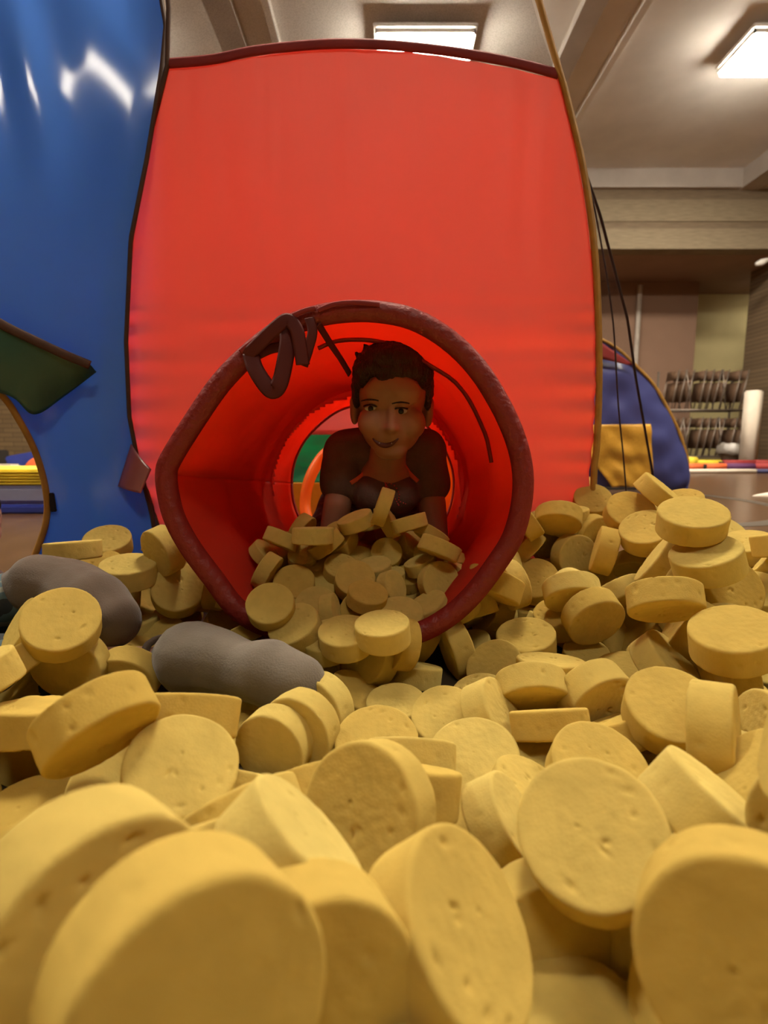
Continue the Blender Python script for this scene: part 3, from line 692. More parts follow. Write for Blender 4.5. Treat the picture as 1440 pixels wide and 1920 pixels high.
DISCS = [
(0.4901,0.8401,0.2746,-0.186,-0.355,0.916,0.1),
(0.701,1.2485,0.251,-0.383,-0.267,0.884,0.1),
(0.5118,1.0223,0.2241,-0.397,-0.405,0.823,0.1),
(0.5138,1.106,0.2492,-0.075,-0.648,0.758,0.1),
(0.7509,1.1716,0.1932,0.106,-0.532,0.84,0.1),
(0.7447,1.0736,0.1842,-0.296,-0.175,0.939,0.1),
(0.4995,0.8072,0.2175,-0.359,-0.187,0.914,0.1),
(0.583,0.9243,0.1697,-0.039,-0.641,0.767,0.1),
(0.5736,0.8634,0.1557,0.089,-0.843,0.53,0.1),
(0.436,0.6379,0.1556,-0.304,-0.218,0.927,0.1),
(0.5346,1.0952,0.1396,-0.303,-0.561,-0.77,0.1),
(0.3354,0.9243,0.133,-0.05,-0.701,-0.712,0.1),
(0.355,0.8777,0.1046,0.16,-0.896,-0.414,0.1),
(0.316,1.1357,0.0226,0.046,-0.017,0.999,0.0954),
(0.2447,0.881,0.0571,-0.174,-0.261,0.95,0.1),
(0.2163,1.0111,0.055,-0.85,0.021,0.526,0.1),
(0.3262,1.1208,0.1008,-0.301,-0.643,0.704,0.1),
(0.4252,1.1708,0.1456,0.278,-0.957,0.085,0.1),
(0.3903,1.2724,0.1696,0.475,-0.84,-0.264,0.1),
(0.5017,1.2212,0.0904,0.609,-0.777,0.157,0.1),
(0.4881,1.219,0.1826,0.355,-0.93,-0.091,0.1),
(0.5968,1.6144,0.2516,-0.474,-0.402,0.783,0.1),
(0.5633,1.4342,0.2394,-0.173,-0.667,0.725,0.1),
(0.5322,1.674,0.2306,-0.336,-0.56,0.757,0.1),
(0.5253,1.7206,0.1884,-0.149,-0.377,0.914,0.1),
(0.4324,1.2509,0.2257,-0.065,-0.062,0.996,0.1),
(0.5765,1.512,0.2,-0.04,-0.413,0.91,0.1),
(0.3878,1.176,0.2306,-0.19,-0.594,-0.782,0.1),
(0.4463,1.4958,0.1134,-0.924,-0.308,-0.228,0.1),
(0.5447,1.253,0.0344,0.246,-0.416,0.876,0.0936),
(0.6275,1.1354,0.0718,-0.161,-0.174,0.972,0.1),
(0.5047,1.0143,0.0673,-0.921,-0.276,0.276,0.1),
(0.3944,0.7269,0.1792,-0.094,-0.573,-0.814,0.1),
(0.422,0.9597,0.0392,0.479,-0.725,0.495,0.08),
(0.4718,0.9252,0.0384,-0.758,-0.081,0.648,0.0837),
(0.4043,0.732,0.08,0.57,-0.39,0.723,0.1),
(0.373,0.7864,0.0367,-0.216,-0.187,0.958,0.0932),
(0.3522,0.8907,0.0255,-0.009,-0.294,0.956,0.08),
(0.2456,0.7491,0.0637,0.051,0.178,0.983,0.1),
(0.1797,0.8128,0.0388,-0.397,-0.53,0.75,0.0915),
(0.2016,0.6878,0.0667,-0.029,-0.775,-0.631,0.0931),
(0.2826,0.6764,0.0615,0.278,-0.9,-0.335,0.1),
(0.3226,0.5676,0.0976,-0.1,-0.43,0.898,0.1),
(0.3272,0.4946,0.1139,0.805,-0.579,0.13,0.1),
(0.5468,0.8248,0.0549,0.192,-0.856,-0.48,0.1),
(0.6222,0.8206,0.0299,-0.229,-0.196,0.954,0.0952),
(0.2212,0.5141,0.058,0.04,-0.461,0.886,0.1),
(0.1469,0.3431,0.1234,-0.293,-0.49,0.821,0.1),
(0.1019,0.5598,0.0399,-0.133,-0.355,0.925,0.1),
(0.0807,0.6662,0.0323,-0.112,-0.412,0.904,0.0891),
(-0.0087,0.6009,0.034,-0.045,-0.386,0.921,0.1),
(0.1394,0.6447,0.0474,0.788,-0.292,0.541,0.1),
(0.0166,0.4383,0.0932,0.118,0.472,0.874,0.1),
(-0.0116,0.3852,0.1139,-0.477,-0.77,0.425,0.1),
(0.038,0.4947,0.0404,0.818,-0.405,0.408,0.0802),
(0.0866,0.4573,0.026,-0.065,-0.247,0.967,0.086),
(0.0356,0.2639,0.1283,0.678,-0.305,0.669,0.1),
(0.1047,0.4295,0.0667,0.769,-0.192,0.61,0.08),
(0.2558,0.4134,0.0267,-0.066,0.343,0.937,0.08),
(0.309,0.4666,0.0292,-0.328,0.106,0.939,0.0885),
(0.256,0.3839,0.1107,0.578,-0.018,0.816,0.1),
(0.285,0.3936,0.0561,0.392,-0.121,0.912,0.0873),
(0.1723,0.2196,0.1621,-0.499,-0.831,0.246,0.1),
(0.1177,0.3463,0.0482,0.051,-0.996,0.079,0.0917),
(0.1864,0.3827,0.0509,0.098,-0.952,-0.29,0.1),
(0.1411,0.4155,0.037,-0.768,0.129,0.627,0.08),
(0.1238,0.2908,0.0287,-0.019,0.078,0.997,0.0847),
(0.0428,0.297,0.0274,0.178,0.326,0.928,0.08),
(-0.0279,0.3387,0.0358,0.439,-0.132,0.889,0.1),
(-0.3722,0.5461,0.0982,0.011,0.27,0.963,0.1),
(-0.3882,0.774,0.0473,-0.021,-0.926,-0.376,0.0943),
(-0.2537,0.4436,0.1532,0.622,-0.449,-0.642,0.1),
(-0.3088,0.8198,0.0458,0.636,-0.49,-0.595,0.0988),
(-0.1713,0.7194,0.0369,-0.652,-0.42,0.632,0.08),
(-0.1859,0.4522,0.0994,0.33,-0.382,0.863,0.1),
(-0.1285,0.5864,0.0468,-0.313,-0.948,-0.052,0.0891),
(-0.1025,0.6117,0.0508,-0.399,-0.916,-0.029,0.0972),
(-0.0887,0.6625,0.0497,-0.441,-0.895,0.061,0.0949),
(-0.4241,0.5912,0.0497,-0.1,-0.99,0.096,0.0951),
(-0.3423,0.4756,0.029,0.168,-0.237,0.957,0.0933),
(-0.1369,0.2184,0.1863,0.778,-0.628,0.001,0.1),
(-0.0744,0.1782,0.1912,0.59,-0.783,0.194,0.1),
(-0.0372,0.2251,0.1402,0.34,-0.923,0.179,0.1),
(-0.2495,0.2911,0.0278,0.165,-0.095,0.982,0.1),
(-0.0456,0.7404,0.0295,0.416,-0.212,0.884,0.08),
(-0.188,0.6515,0.0195,0.04,-0.019,0.999,0.08),
(-0.6169,1.1725,0.1729,0.138,-0.455,0.88,0.1),
(-0.7212,1.6007,0.0958,0.265,-0.638,0.723,0.1),
(-0.4814,0.9828,0.1556,0.066,-0.197,0.978,0.1),
(-0.5965,1.0905,0.1307,-0.057,-0.402,0.914,0.1),
(-0.5216,1.2632,0.1078,0.329,-0.333,0.884,0.1),
(-0.5465,1.1799,0.0341,0.549,-0.063,0.833,0.0871),
(-0.4408,1.1047,0.0315,-0.149,-0.314,0.938,0.0957),
(-0.3187,1.0286,0.0334,0.51,-0.213,0.833,0.0852),
(-0.4161,0.9734,0.0309,-0.2,-0.449,0.871,0.0814),
(-0.4414,0.9071,0.0258,0.261,-0.081,0.962,0.08),
(-0.177,0.8081,0.1439,-0.017,-0.69,0.724,0.0739),
(-0.1374,0.7982,0.1118,-0.257,-0.511,0.82,0.08),
(-0.1465,0.9251,0.0834,-0.037,-0.459,0.888,0.0791),
(-0.4547,0.7401,0.0817,-0.023,-0.989,-0.145,0.1),
(-0.4482,0.7158,0.1481,0.349,-0.575,0.74,0.1),
(-0.3972,1.0036,0.1142,0.297,-0.736,0.609,0.1),
(-0.559,0.7891,0.0467,-0.419,-0.703,0.574,0.1),
(-0.4333,0.6423,0.0209,-0.026,-0.11,0.994,0.08),
(-0.1175,0.8007,0.0536,0.429,-0.579,0.693,0.0928),
(-0.0228,0.7957,0.0683,-0.59,-0.711,0.383,0.0912),
(-0.0574,0.769,0.1075,-0.04,-0.294,0.955,0.08),
(0.028,0.7939,0.0887,-0.921,-0.294,0.256,0.08),
(0.05,0.8193,0.0269,0.111,0.252,0.961,0.0868),
(0.1247,0.8737,0.048,-0.946,-0.22,-0.24,0.0925),
(0.1577,0.9317,0.027,-0.337,-0.118,0.934,0.08),
(0.0164,0.709,0.0272,-0.034,-0.173,0.984,0.0822),
(-0.1174,0.9842,0.1296,-0.036,-0.57,0.821,0.0839),
(-0.1644,0.9528,0.1386,0.067,-0.619,0.782,0.0757),
(-0.0535,0.9453,0.148,0.132,-0.686,0.716,0.0742),
(0.005,1.0363,0.1792,-0.003,-0.792,0.611,0.0624),
(0.0084,0.9946,0.1445,-0.002,-0.172,0.985,0.0639),
(0.0137,0.9408,0.1384,0.739,-0.523,0.425,0.06),
(0.1002,0.9601,0.1435,0.372,-0.874,0.311,0.0757),
(0.0714,0.9979,0.1654,-0.34,-0.075,0.937,0.0633),
(-0.0396,0.8998,0.1056,0.034,-0.726,0.687,0.0707),
(-0.0898,0.8649,0.1152,0.969,-0.102,0.226,0.0646),
(0.0232,0.8701,0.1017,-0.079,-0.378,0.922,0.0883),
(0.0788,0.9087,0.108,-0.46,-0.223,0.859,0.0731),
(-0.1198,1.0479,0.1592,-0.027,-0.31,0.95,0.0678),
(-0.0498,1.036,0.1624,-0.017,-0.654,0.757,0.0676),
(0.0904,1.0439,0.1742,-0.064,-0.657,0.751,0.0623),
(-0.0391,1.2867,0.1853,0.027,-0.818,0.574,0.0698),
(-0.0733,1.2443,0.182,-0.725,-0.191,0.662,0.0705),
(0.0005,1.251,0.1884,0.936,-0.278,0.214,0.0683),
(-0.063,1.117,0.1756,0.342,-0.006,0.94,0.0613),
(0.0363,1.1667,0.1774,0.417,-0.372,0.83,0.0637),
(0.0744,1.2642,0.1895,-0.045,-0.694,0.719,0.073),
(-0.1917,1.1122,0.1765,0.049,-0.554,0.831,0.0629),
(-0.2365,1.0334,0.18,0.708,-0.118,0.696,0.0613),
(-0.159,1.0235,0.176,0.036,-0.541,0.84,0.06),
(-0.1191,0.9081,0.1104,0.036,-0.59,0.806,0.0749),
(-0.0824,0.9883,0.1595,0.174,-0.509,0.843,0.0645),
(-0.018,0.9908,0.1596,-0.142,-0.295,0.945,0.0645),
(0.0483,1.0167,0.1334,-0.092,-0.385,0.918,0.0653),
(0.136,0.9057,0.1114,-0.48,-0.195,0.855,0.0656),
(-0.002,0.7448,0.1267,-0.074,-0.186,0.98,0.08),
(-0.0862,0.7988,0.0901,-0.094,-0.302,0.949,0.0825),
(-0.1497,0.8588,0.0656,-0.356,-0.534,0.767,0.0808),
(-0.0292,0.8926,0.1342,0.153,-0.355,0.922,0.0686),
(0.2672,0.7642,0.0273,-0.102,-0.183,0.978,0.0955),
(0.4859,0.7862,0.0816,-0.544,0.035,0.839,0.1),
(0.652,0.9087,0.1324,-0.177,-0.379,0.908,0.1),
(0.4416,0.8323,0.0315,0.069,-0.349,0.935,0.0956),
(0.1399,0.7253,0.0284,-0.199,-0.284,0.938,0.0857),
(0.3271,0.6146,0.0252,-0.205,0.051,0.977,0.0868),
(0.1903,0.5863,0.0304,-0.336,-0.055,0.94,0.0927),
(0.1448,0.4922,0.0444,0.387,-0.105,0.916,0.0864),
(-0.4342,0.4959,0.0546,0.446,0.882,0.151,0.1019),
(-0.0538,0.2851,0.1588,0.684,0.304,0.663,0.0937),
(0.3007,0.3221,0.1436,-0.647,-0.733,0.211,0.0992),
(-0.4055,0.4247,0.0547,0.603,0.504,0.618,0.1002),
(-0.6062,1.0208,0.19,-0.064,0.124,0.99,0.0997),
(0.1629,1.0434,0.0835,0.918,-0.008,0.396,0.1053),
(-0.2518,0.2547,0.1305,-0.073,0.585,0.808,0.0927),
(0.7352,0.8695,0.0557,-0.758,-0.623,0.194,0.0985),
(0.1749,0.2476,0.0703,-0.993,0.002,0.114,0.104),
(-0.2551,0.476,0.0565,0.303,-0.279,0.911,0.0971),
(0.2748,0.3106,0.2143,-0.86,0.398,0.318,0.0922),
(-0.2076,0.5316,0.1111,0.012,0.524,0.852,0.106),
(0.3218,1.0003,0.036,0.454,0.135,0.881,0.0991),
(-0.5043,0.5764,0.0999,-0.108,-0.64,0.761,0.0938),
(0.7589,0.9155,0.124,-0.645,-0.707,0.288,0.0942),
(0.77,0.903,0.1836,-0.169,-0.353,0.92,0.1037),
(0.4859,0.8669,0.1654,-0.747,0.504,0.434,0.0953),
(-0.3859,1.0645,0.0753,0.087,0.266,0.96,0.1012),
(0.728,0.9622,0.1841,-0.678,0.496,0.542,0.0978),
(0.4113,0.5283,0.0904,-0.987,0.034,0.16,0.0928),
(0.2553,1.0706,0.1327,0.856,-0.501,0.129,0.0935),
(0.0624,0.9106,0.0538,-0.796,-0.145,0.588,0.0948),
(-0.1127,1.0122,0.2052,-0.579,-0.09,0.81,0.0724),
(-0.2216,1.078,0.1772,-0.224,-0.696,0.682,0.0715),
(-0.5121,0.69,0.0915,-0.599,-0.021,0.8,0.0967),
(-0.1112,0.3185,0.1305,-0.276,0.544,0.792,0.0986),
(0.4625,0.7826,0.1177,-0.803,0.375,0.464,0.1005),
(-0.0702,0.4674,0.0684,-0.293,0.679,0.673,0.0932),
(-0.0291,1.1168,0.2314,-0.218,0.011,0.976,0.0705),
(-0.1308,0.9674,0.2288,0,0.113,0.994,0.076),
(-0.0543,1.0321,0.2445,-0.322,-0.134,0.937,0.0708),
(0.3189,1.183,0.1625,-0.714,0.204,0.669,0.0955),
(0.3137,1.2136,0.2037,-0.413,0.218,0.884,0.0946),
(-0.4164,1.0789,0.136,0.196,0.56,0.805,0.1043),
(0.0489,1.0219,0.2435,-0.27,0.16,0.949,0.0703),
(-0.4502,1.0915,0.1749,0.305,0.354,0.884,0.0986),
(-0.4869,1.0044,0.0342,-0.238,-0.03,0.971,0.0933),
(-0.0082,0.2562,0.07,0.548,-0.806,0.225,0.0984),
(0.3273,0.9498,0.0763,-0.24,-0.251,0.938,0.0987),
(-0.1145,0.3969,0.0913,-0.42,0.578,0.7,0.1009),
(-0.5729,0.6292,0.0923,0.038,0.224,0.974,0.096),
(-0.5279,1.0749,0.0618,-0.911,-0.397,0.11,0.1013),
(0.8086,0.982,0.192,-0.474,0.435,0.765,0.0926),
(0.3276,0.4217,0.1054,-0.743,0.2,0.639,0.0994),
(0.0232,1.0581,0.1371,0.322,-0.672,0.667,0.0756),
(0.4412,0.9748,0.115,-0.325,0.599,0.732,0.0994),
(-0.22,0.2478,0.1657,0.127,0.598,0.791,0.1023),
(-0.5149,0.6043,0.0484,0.678,0.09,0.73,0.0941),
(0.2423,0.987,0.1292,0.94,0.258,0.224,0.0924),
(0.8069,0.9018,0.102,-0.856,-0.39,0.34,0.0986),
(0.0714,0.2342,0.0617,0.581,0.554,0.595,0.0949),
(-0.4201,0.9965,0.1948,0.607,0.743,0.281,0.0957),
(-0.1974,1.0135,0.2133,0.372,0.312,0.874,0.0697),
(-0.2202,0.9779,0.1241,0.278,-0.122,0.953,0.0711),
(-0.1494,0.5029,0.0471,0.162,0.616,0.77,0.0968),
(-0.2142,0.9556,0.1639,-0.874,0.127,0.469,0.0698),
(0.1318,1.0669,0.157,-0.117,0.451,0.885,0.0686),
(0.4821,0.9059,0.1893,-0.779,0.356,0.515,0.1023),
(0.7519,0.7924,0.0558,-0.187,0.845,0.501,0.1041),
(0.3026,1.1324,0.2342,0.809,-0.083,0.582,0.0929),
(0.6888,0.9015,0.2273,-0.13,0.227,0.965,0.1011),
(0.4591,0.6787,0.096,0.981,-0.063,0.184,0.0939),
(-0.2692,0.979,0.0964,0.148,0.364,0.919,0.0941),
(-0.5385,0.779,0.1152,-0.668,-0.527,0.525,0.0966),
(0.063,1.0853,0.181,0.613,-0.403,0.68,0.0736),
(0.286,0.6034,0.0506,-0.304,0.467,0.83,0.1),
(0.561,1.0846,0.2945,0.555,-0.312,0.771,0.0986),
(0.0282,0.5231,0.0681,0.048,0.594,0.803,0.0928),
(0.163,0.9537,0.092,-0.295,0.361,0.884,0.0929),
(0.1026,0.9688,0.204,0.388,0.256,0.885,0.0772),
(0.4462,1.0581,0.1817,-0.922,0.314,0.226,0.0951),
(0.0939,1.0356,0.2163,0.533,0.245,0.81,0.069),
(-0.2532,1.0524,0.1269,-0.314,-0.342,0.886,0.0924),
(0.1513,1.0243,0.1431,0.498,-0.028,0.867,0.0703),
(0.0723,0.9881,0.0919,-0.206,-0.735,0.647,0.0697),
(-0.4485,0.553,0.1419,-0.325,-0.045,0.945,0.0935),
(-0.0023,1.0017,0.2777,-0.947,0.002,0.322,0.0735),
(0.1974,0.9302,0.145,0.377,0.336,0.863,0.1029),
(0.0078,1.0757,0.2383,0.871,-0.077,0.486,0.0724),
(0.1825,0.3293,0.07,-0.9,-0.426,0.093,0.0924),
(-0.2344,0.8834,0.0745,-0.463,0.205,0.862,0.0938),
(-0.1666,1.0642,0.2221,-0.858,0.263,0.441,0.0713),
(-0.3279,1.0253,0.1168,-0.975,-0.049,0.218,0.0927),
(-0.0921,1.0549,0.2037,-0.442,-0.587,0.678,0.0784),
(0.1977,0.5958,0.0659,-0.037,0.476,0.878,0.0933)]
UNDER = [
(0.336,0.429,0.054,0.566,0.802,-0.192),
(0.26,0.326,0.05,-0.482,-0.656,-0.581),
(-0.11,0.243,0.063,-0.412,0.717,-0.562),
(-0.202,0.315,0.068,-0.063,-0.505,-0.861),
(-0.103,0.279,0.113,0.326,0.889,-0.321),
(-0.026,0.355,0.043,0.695,-0.433,0.574),
(0.333,0.367,0.092,0.009,0.991,0.135),
(-0.313,0.541,0.081,0.395,0.877,0.275),
(0.217,0.309,0.091,-0.886,-0.39,0.251),
(-0.123,1.089,0.146,-0.467,0.845,0.262),
(0.469,1.254,0.122,-0.81,-0.586,0.034),
(0.071,1.048,0.102,0.462,-0.001,0.887),
(-0.129,0.884,0.061,-0.264,0.845,-0.464),
(0.854,0.969,0.065,-0.003,-0.775,0.632),
(0.106,1.095,0.127,0.519,0.509,0.687),
(0.575,1.118,0.177,-0.474,-0.309,-0.824),
(0.368,1.258,0.08,-0.224,-0.132,-0.966),
(-0.033,1.071,0.114,0.086,0.551,-0.83),
(0.376,0.971,0.056,0.239,-0.964,-0.12),
(0.227,0.375,0.065,0.643,0.162,0.749),
(-0.189,0.296,0.13,0.201,-0.226,-0.953),
(-0.156,0.929,0.077,0.5,-0.838,0.22),
(0.828,1.05,0.137,0.539,0.808,0.237),
(0.498,1.31,0.155,0.801,0.582,-0.14),
(0.013,0.869,0.066,-0.666,-0.393,0.634),
(0.063,1.203,0.113,0.761,0.645,0.075),
(-0.088,1.059,0.09,-0.703,0.429,0.567),
(-0.087,0.307,0.05,0.762,0.642,-0.088),
(0.399,0.532,0.037,-0.904,-0.192,-0.381),
(-0.04,0.494,0.034,-0.068,0.248,0.966),
(-0.098,0.335,0.098,-0.225,0.781,0.582),
(0.392,0.692,0.037,-0.239,0.817,-0.525),
(0.391,0.418,0.058,-0.227,0.605,0.763),
(0.543,0.942,0.184,0.083,0.446,0.891),
(0.163,1.14,0.088,0.046,0.44,-0.897),
(0.024,0.319,0.054,-0.5,0.193,0.844),
(0.395,0.438,0.148,0.49,-0.859,0.15),
(-0.044,0.293,0.083,0.425,0.803,0.417),
(0.569,1.794,0.206,0.175,0.902,0.395),
(0.616,0.957,0.093,-0.25,-0.956,-0.157),
(0.261,0.273,0.035,0.727,0.002,0.687),
(0.579,0.913,0.121,0.028,0.028,-0.999),
(0.875,1.03,0.054,-0.21,-0.637,-0.741),
(-0.059,0.849,0.059,0.549,0.786,-0.285),
(0.617,1.266,0.234,0.34,0.05,0.939),
(0.875,0.999,0.106,-0.075,-0.981,-0.181),
(-0.053,0.989,0.05,0.563,-0.457,0.689),
(0.136,0.422,0.03,-0.158,0.499,0.852),
(0.486,1.293,0.061,0.948,-0.17,0.27),
(0.492,0.835,0.135,-0.603,0.367,-0.708),
(0.554,1.208,0.231,0.621,0.736,0.268),
(0.512,0.882,0.047,-0.792,-0.396,0.464),
(0.015,0.486,0.048,-0.15,-0.656,-0.74),
(-0.243,0.531,0.038,-0.239,0.878,0.415),
(-0.329,0.348,0.039,-0.062,-0.981,0.185),
(-0.152,0.276,0.042,0.618,-0.198,-0.761),
(0.761,1.051,0.101,0.318,0.83,0.458),
(0.328,0.34,0.033,0.596,-0.657,-0.462),
(-0.646,1.248,0.113,0.913,0.162,-0.375),
(0.52,0.757,0.106,-0.172,-0.505,-0.846),
(-0.249,0.588,0.051,-0.551,-0.126,0.825),
(0.023,0.418,0.03,-0.477,0.841,-0.254),
(0.193,0.457,0.05,0.444,0.479,0.757),
(0.464,0.766,0.063,0.385,0.872,-0.301),
(-0.078,0.922,0.04,-0.561,-0.097,-0.822),
(0.513,1.17,0.187,-0.596,0.371,0.713),
(0.528,0.911,0.235,-0.961,0.118,0.251),
(0.439,1.397,0.083,0.755,-0.053,-0.653),
(0.377,0.596,0.052,0.703,-0.003,-0.712),
(-0.439,1.117,0.084,-0.985,-0.021,0.17),
(-0.151,0.425,0.041,-0.72,0.212,0.661),
(-0.422,1.062,0.16,0.853,0.355,0.382),
(-0.077,1.136,0.127,-0.828,-0.173,0.533),
(0.466,0.621,0.033,-0.425,0.871,0.246),
(-0.179,1.023,0.083,0.444,0.6,0.665),
(0.756,0.983,0.035,0.56,-0.04,0.828),
(0.811,0.996,0.115,-0.859,0.077,-0.507),
(0.282,0.458,0.036,0.709,0.639,-0.298),
(-0.63,1.165,0.121,-0.645,-0.462,-0.609),
(0.23,1.082,0.038,-0.736,-0.611,0.293),
(0.224,1.028,0.107,-0.788,0.054,0.613),
(-0.13,1.001,0.046,-0.802,-0.306,-0.513),
(-0.243,1.072,0.096,-0.032,0.85,-0.526),
(-0.045,0.432,0.035,0.986,-0.143,-0.087),
(-0.547,0.615,0.042,-0.221,-0.745,0.63),
(-0.001,1.122,0.121,0.877,-0.2,0.437),
(0.54,0.983,0.135,0.458,0.187,0.869),
(-0.685,1.289,0.126,-0.23,-0.177,0.957),
(0.351,1.309,0.133,-0.837,0.266,0.478),
(-0.199,1.108,0.16,-0.186,-0.939,0.289),
(-0.091,0.385,0.045,0.098,-0.334,-0.938),
(-0.572,0.818,0.042,0.293,0.188,-0.937),
(0.691,0.984,0.102,-0.983,-0.054,0.174),
(0.185,0.346,0.037,-0.537,-0.809,0.238),
(-0.162,1.074,0.104,-0.525,0.67,0.526),
(-0.134,1.106,0.069,-0.304,0.699,-0.647),
(-0.281,0.327,0.066,-0.215,-0.621,-0.754),
(-0.05,0.264,0.031,0.621,-0.234,0.748),
(0.557,1.049,0.163,-0.819,-0.443,-0.365),
(0.403,1.297,0.21,0.109,-0.392,-0.914),
(0.33,0.375,0.156,-0.747,0.552,0.37),
(0.531,0.811,0.101,0.216,0.821,0.528),
(0.888,1.057,0.144,-0.093,-0.909,-0.406),
(0.788,1.103,0.107,0.55,0.63,0.548),
(0.43,1.299,0.06,0.267,-0.104,0.958),
(-0.124,1.175,0.119,0.056,-0.31,-0.949),
(0.015,1.038,0.061,-0.516,-0.72,0.464),
(0.482,0.682,0.03,-0.634,-0.096,0.767),
(0.422,1.347,0.138,0.688,0.642,0.337),
(0.823,1.212,0.161,0.207,-0.229,-0.951),
(-0.171,0.25,0.102,-0.249,-0.819,-0.517),
(0.414,1.242,0.207,-0.53,0.227,-0.817),
(-0.001,1.359,0.124,-0.155,0.492,0.857),
(0.051,1.155,0.142,0.655,0.577,-0.488),
(0.824,1.165,0.092,0.441,-0.506,0.741),
(0.628,1.775,0.222,-0.934,-0.109,-0.339),
(-0.637,0.716,0.045,0.148,0.068,0.987),
(0.781,0.976,0.177,-0.579,0.682,-0.447),
(0.595,1.752,0.182,0.305,-0.318,0.898),
(0.059,1.129,0.034,0.603,-0.793,0.088),
(0.594,1.519,0.219,-0.55,-0.406,-0.73),
(0.36,0.994,0.108,-0.336,0.94,0.051),
(-0.483,0.66,0.035,-0.298,0.382,0.875),
(0.153,1.071,0.078,-0.503,-0.373,-0.78),
(0.363,1.205,0.062,-0.252,0.52,0.816),
(-0.487,0.813,0.044,0.289,0.515,-0.807),
(-0.223,1.184,0.097,0.661,-0.735,0.151),
(0.623,1.527,0.169,0.052,-0.072,-0.996),
(0.059,1.122,0.093,-0.701,-0.707,-0.098),
(-0.241,0.314,0.109,-0.58,-0.184,0.793),
(0.056,0.92,0.033,-0.979,0.196,0.061),
(-0.624,-0.217,0.053,0.686,-0.663,0.3),
(0.466,0.103,0.058,0.46,-0.575,0.677),
(-0.94,-0.104,0.043,-0.21,0.181,0.961),
(-0.372,-0.033,0.072,0.39,-0.347,0.853),
(-0.744,-0.23,0.06,-0.267,-0.373,0.889),
(0.228,-0.192,0.088,-0.944,-0.067,0.323),
(-0.624,0.163,0.037,0.324,-0.215,0.921),
(0.406,-0.205,0.053,-0.91,0.356,0.211),
(0.863,0.121,0.095,0.528,-0.446,0.723),
(-0.42,0.219,0.058,0.328,0.298,0.897),
(-0.048,0.087,0.055,-0.352,0.274,0.895),
(-0.665,0.402,0.097,-0.754,-0.047,0.655),
(0.433,0.233,0.059,-0.347,0.449,0.823),
(-0.7,-0.139,0.101,0.002,-0.347,0.938),
(-0.192,0.119,0.097,0.542,-0.336,0.77),
(0.442,-0.112,0.084,-0.014,-0.528,0.849),
(-0.192,0.159,0.049,0.418,-0.598,0.684),
(-0.661,0.045,0.053,0.146,-0.327,0.934),
(1.101,-0.11,0.09,-0.056,-0.737,0.673),
(0.39,0.323,0.074,0.126,-0.131,0.983),
(-0.82,0.48,0.056,0.263,0.709,0.654),
(0.969,0.981,0.067,-0.122,0.976,0.182),
(-0.766,0.053,0.035,-0.275,-0.187,0.943),
(0.168,-0.011,0.094,-0.038,-0.726,0.687),
(0.247,0.108,0.102,0.316,0.393,0.864),
(-0.923,0.416,0.058,0.584,-0.371,0.722),
(-0.79,0.213,0.061,-0.88,-0.318,0.352),
(-0.458,0.382,0.064,0.168,0.23,0.958),
(-0.449,0.248,0.106,-0.566,0.464,0.682),
(0.886,0.463,0.044,-0.292,0.259,0.92),
(0.223,0.014,0.053,-0.469,-0.841,0.269),
(-0.475,-0.236,0.084,-0.257,-0.554,0.792),
(-0.511,0.409,0.048,-0.588,-0.333,0.737),
(-0.255,0.174,0.105,-0.537,-0.035,0.843),
(-0.233,-0.189,0.051,0.458,0.287,0.842),
(0.404,0.021,0.073,0.045,-0.472,0.88),
(0.354,0.13,0.094,0.061,-0.09,0.994),
(0.977,-0,0.053,0.232,0.894,0.384),
(-0.551,0.203,0.092,-0.1,-0.107,0.989),
(-0.216,0.223,0.041,-0.383,0.301,0.873),
(-0.487,0.329,0.039,-0.09,0.417,0.904),
(0.093,-0.232,0.076,-0.676,0.5,0.541),
(-0.655,-0.033,0.037,-0.045,0.386,0.921),
(1.072,0.622,0.09,-0.207,-0.907,0.368),
(0.829,0.324,0.038,-0.217,-0.352,0.911),
(0.982,0.38,0.091,0.338,-0.533,0.776),
(-0.519,0.1,0.092,0.525,0.6,0.604),
(0.171,-0.228,0.028,0.187,-0.031,0.982),
(1.127,0.649,0.051,0.567,-0.533,0.628),
(0.361,-0.189,0.109,0.855,0.353,0.38),
(0.573,0.224,0.091,0.395,-0.79,0.468),
(-0.267,-0.072,0.084,0.162,-0.083,0.983),
(0.711,0.168,0.058,-0.47,0.166,0.867),
(0.065,0.015,0.047,-0.292,-0.286,0.913),
(-0.822,0.073,0.062,0.283,0.443,0.851),
(0.103,-0.139,0.107,0.1,0.363,0.926),
(-0.92,0.227,0.097,0.112,0.208,0.972),
(0.737,0.263,0.069,-0.255,0.143,0.956),
(-0.897,-0.205,0.061,0.261,0.658,0.706),
(-0.453,0.134,0.052,-0.517,0.671,0.531),
(0.911,0.402,0.106,-0.319,0.169,0.932),
(-0.7,0.176,0.063,-0.963,0.139,0.23),
(-0.651,0.261,0.06,-0.21,0.405,0.89),
(-0.461,-0.024,0.041,0.458,-0.159,0.875),
(-0.885,0.206,0.046,0.069,-0.306,0.949),
(-0.125,0.057,0.096,0.551,0.605,0.575),
(-0.795,0.366,0.081,0.379,-0.528,0.76),
(0.995,0.853,0.102,0.515,0.724,0.458),
(0.652,0.257,0.047,-0.079,0.66,0.747),
(-0.376,0.351,0.047,0.508,-0.416,0.754),
(-0.563,-0.113,0.053,-0.146,0.794,0.59),
(0.487,0.513,0.059,-0.057,0.476,0.878),
(0.764,0.086,0.044,-0.356,-0.429,0.83),
(-0.561,0.049,0.05,-0.633,-0.424,0.647),
(0.572,0.564,0.051,-0.287,-0.721,0.63),
(-0.715,0.335,0.078,0.216,-0.102,0.971),
(1.104,0.444,0.053,-0.522,0.77,0.366),
(0.853,0.704,0.107,0.885,-0.016,0.465),
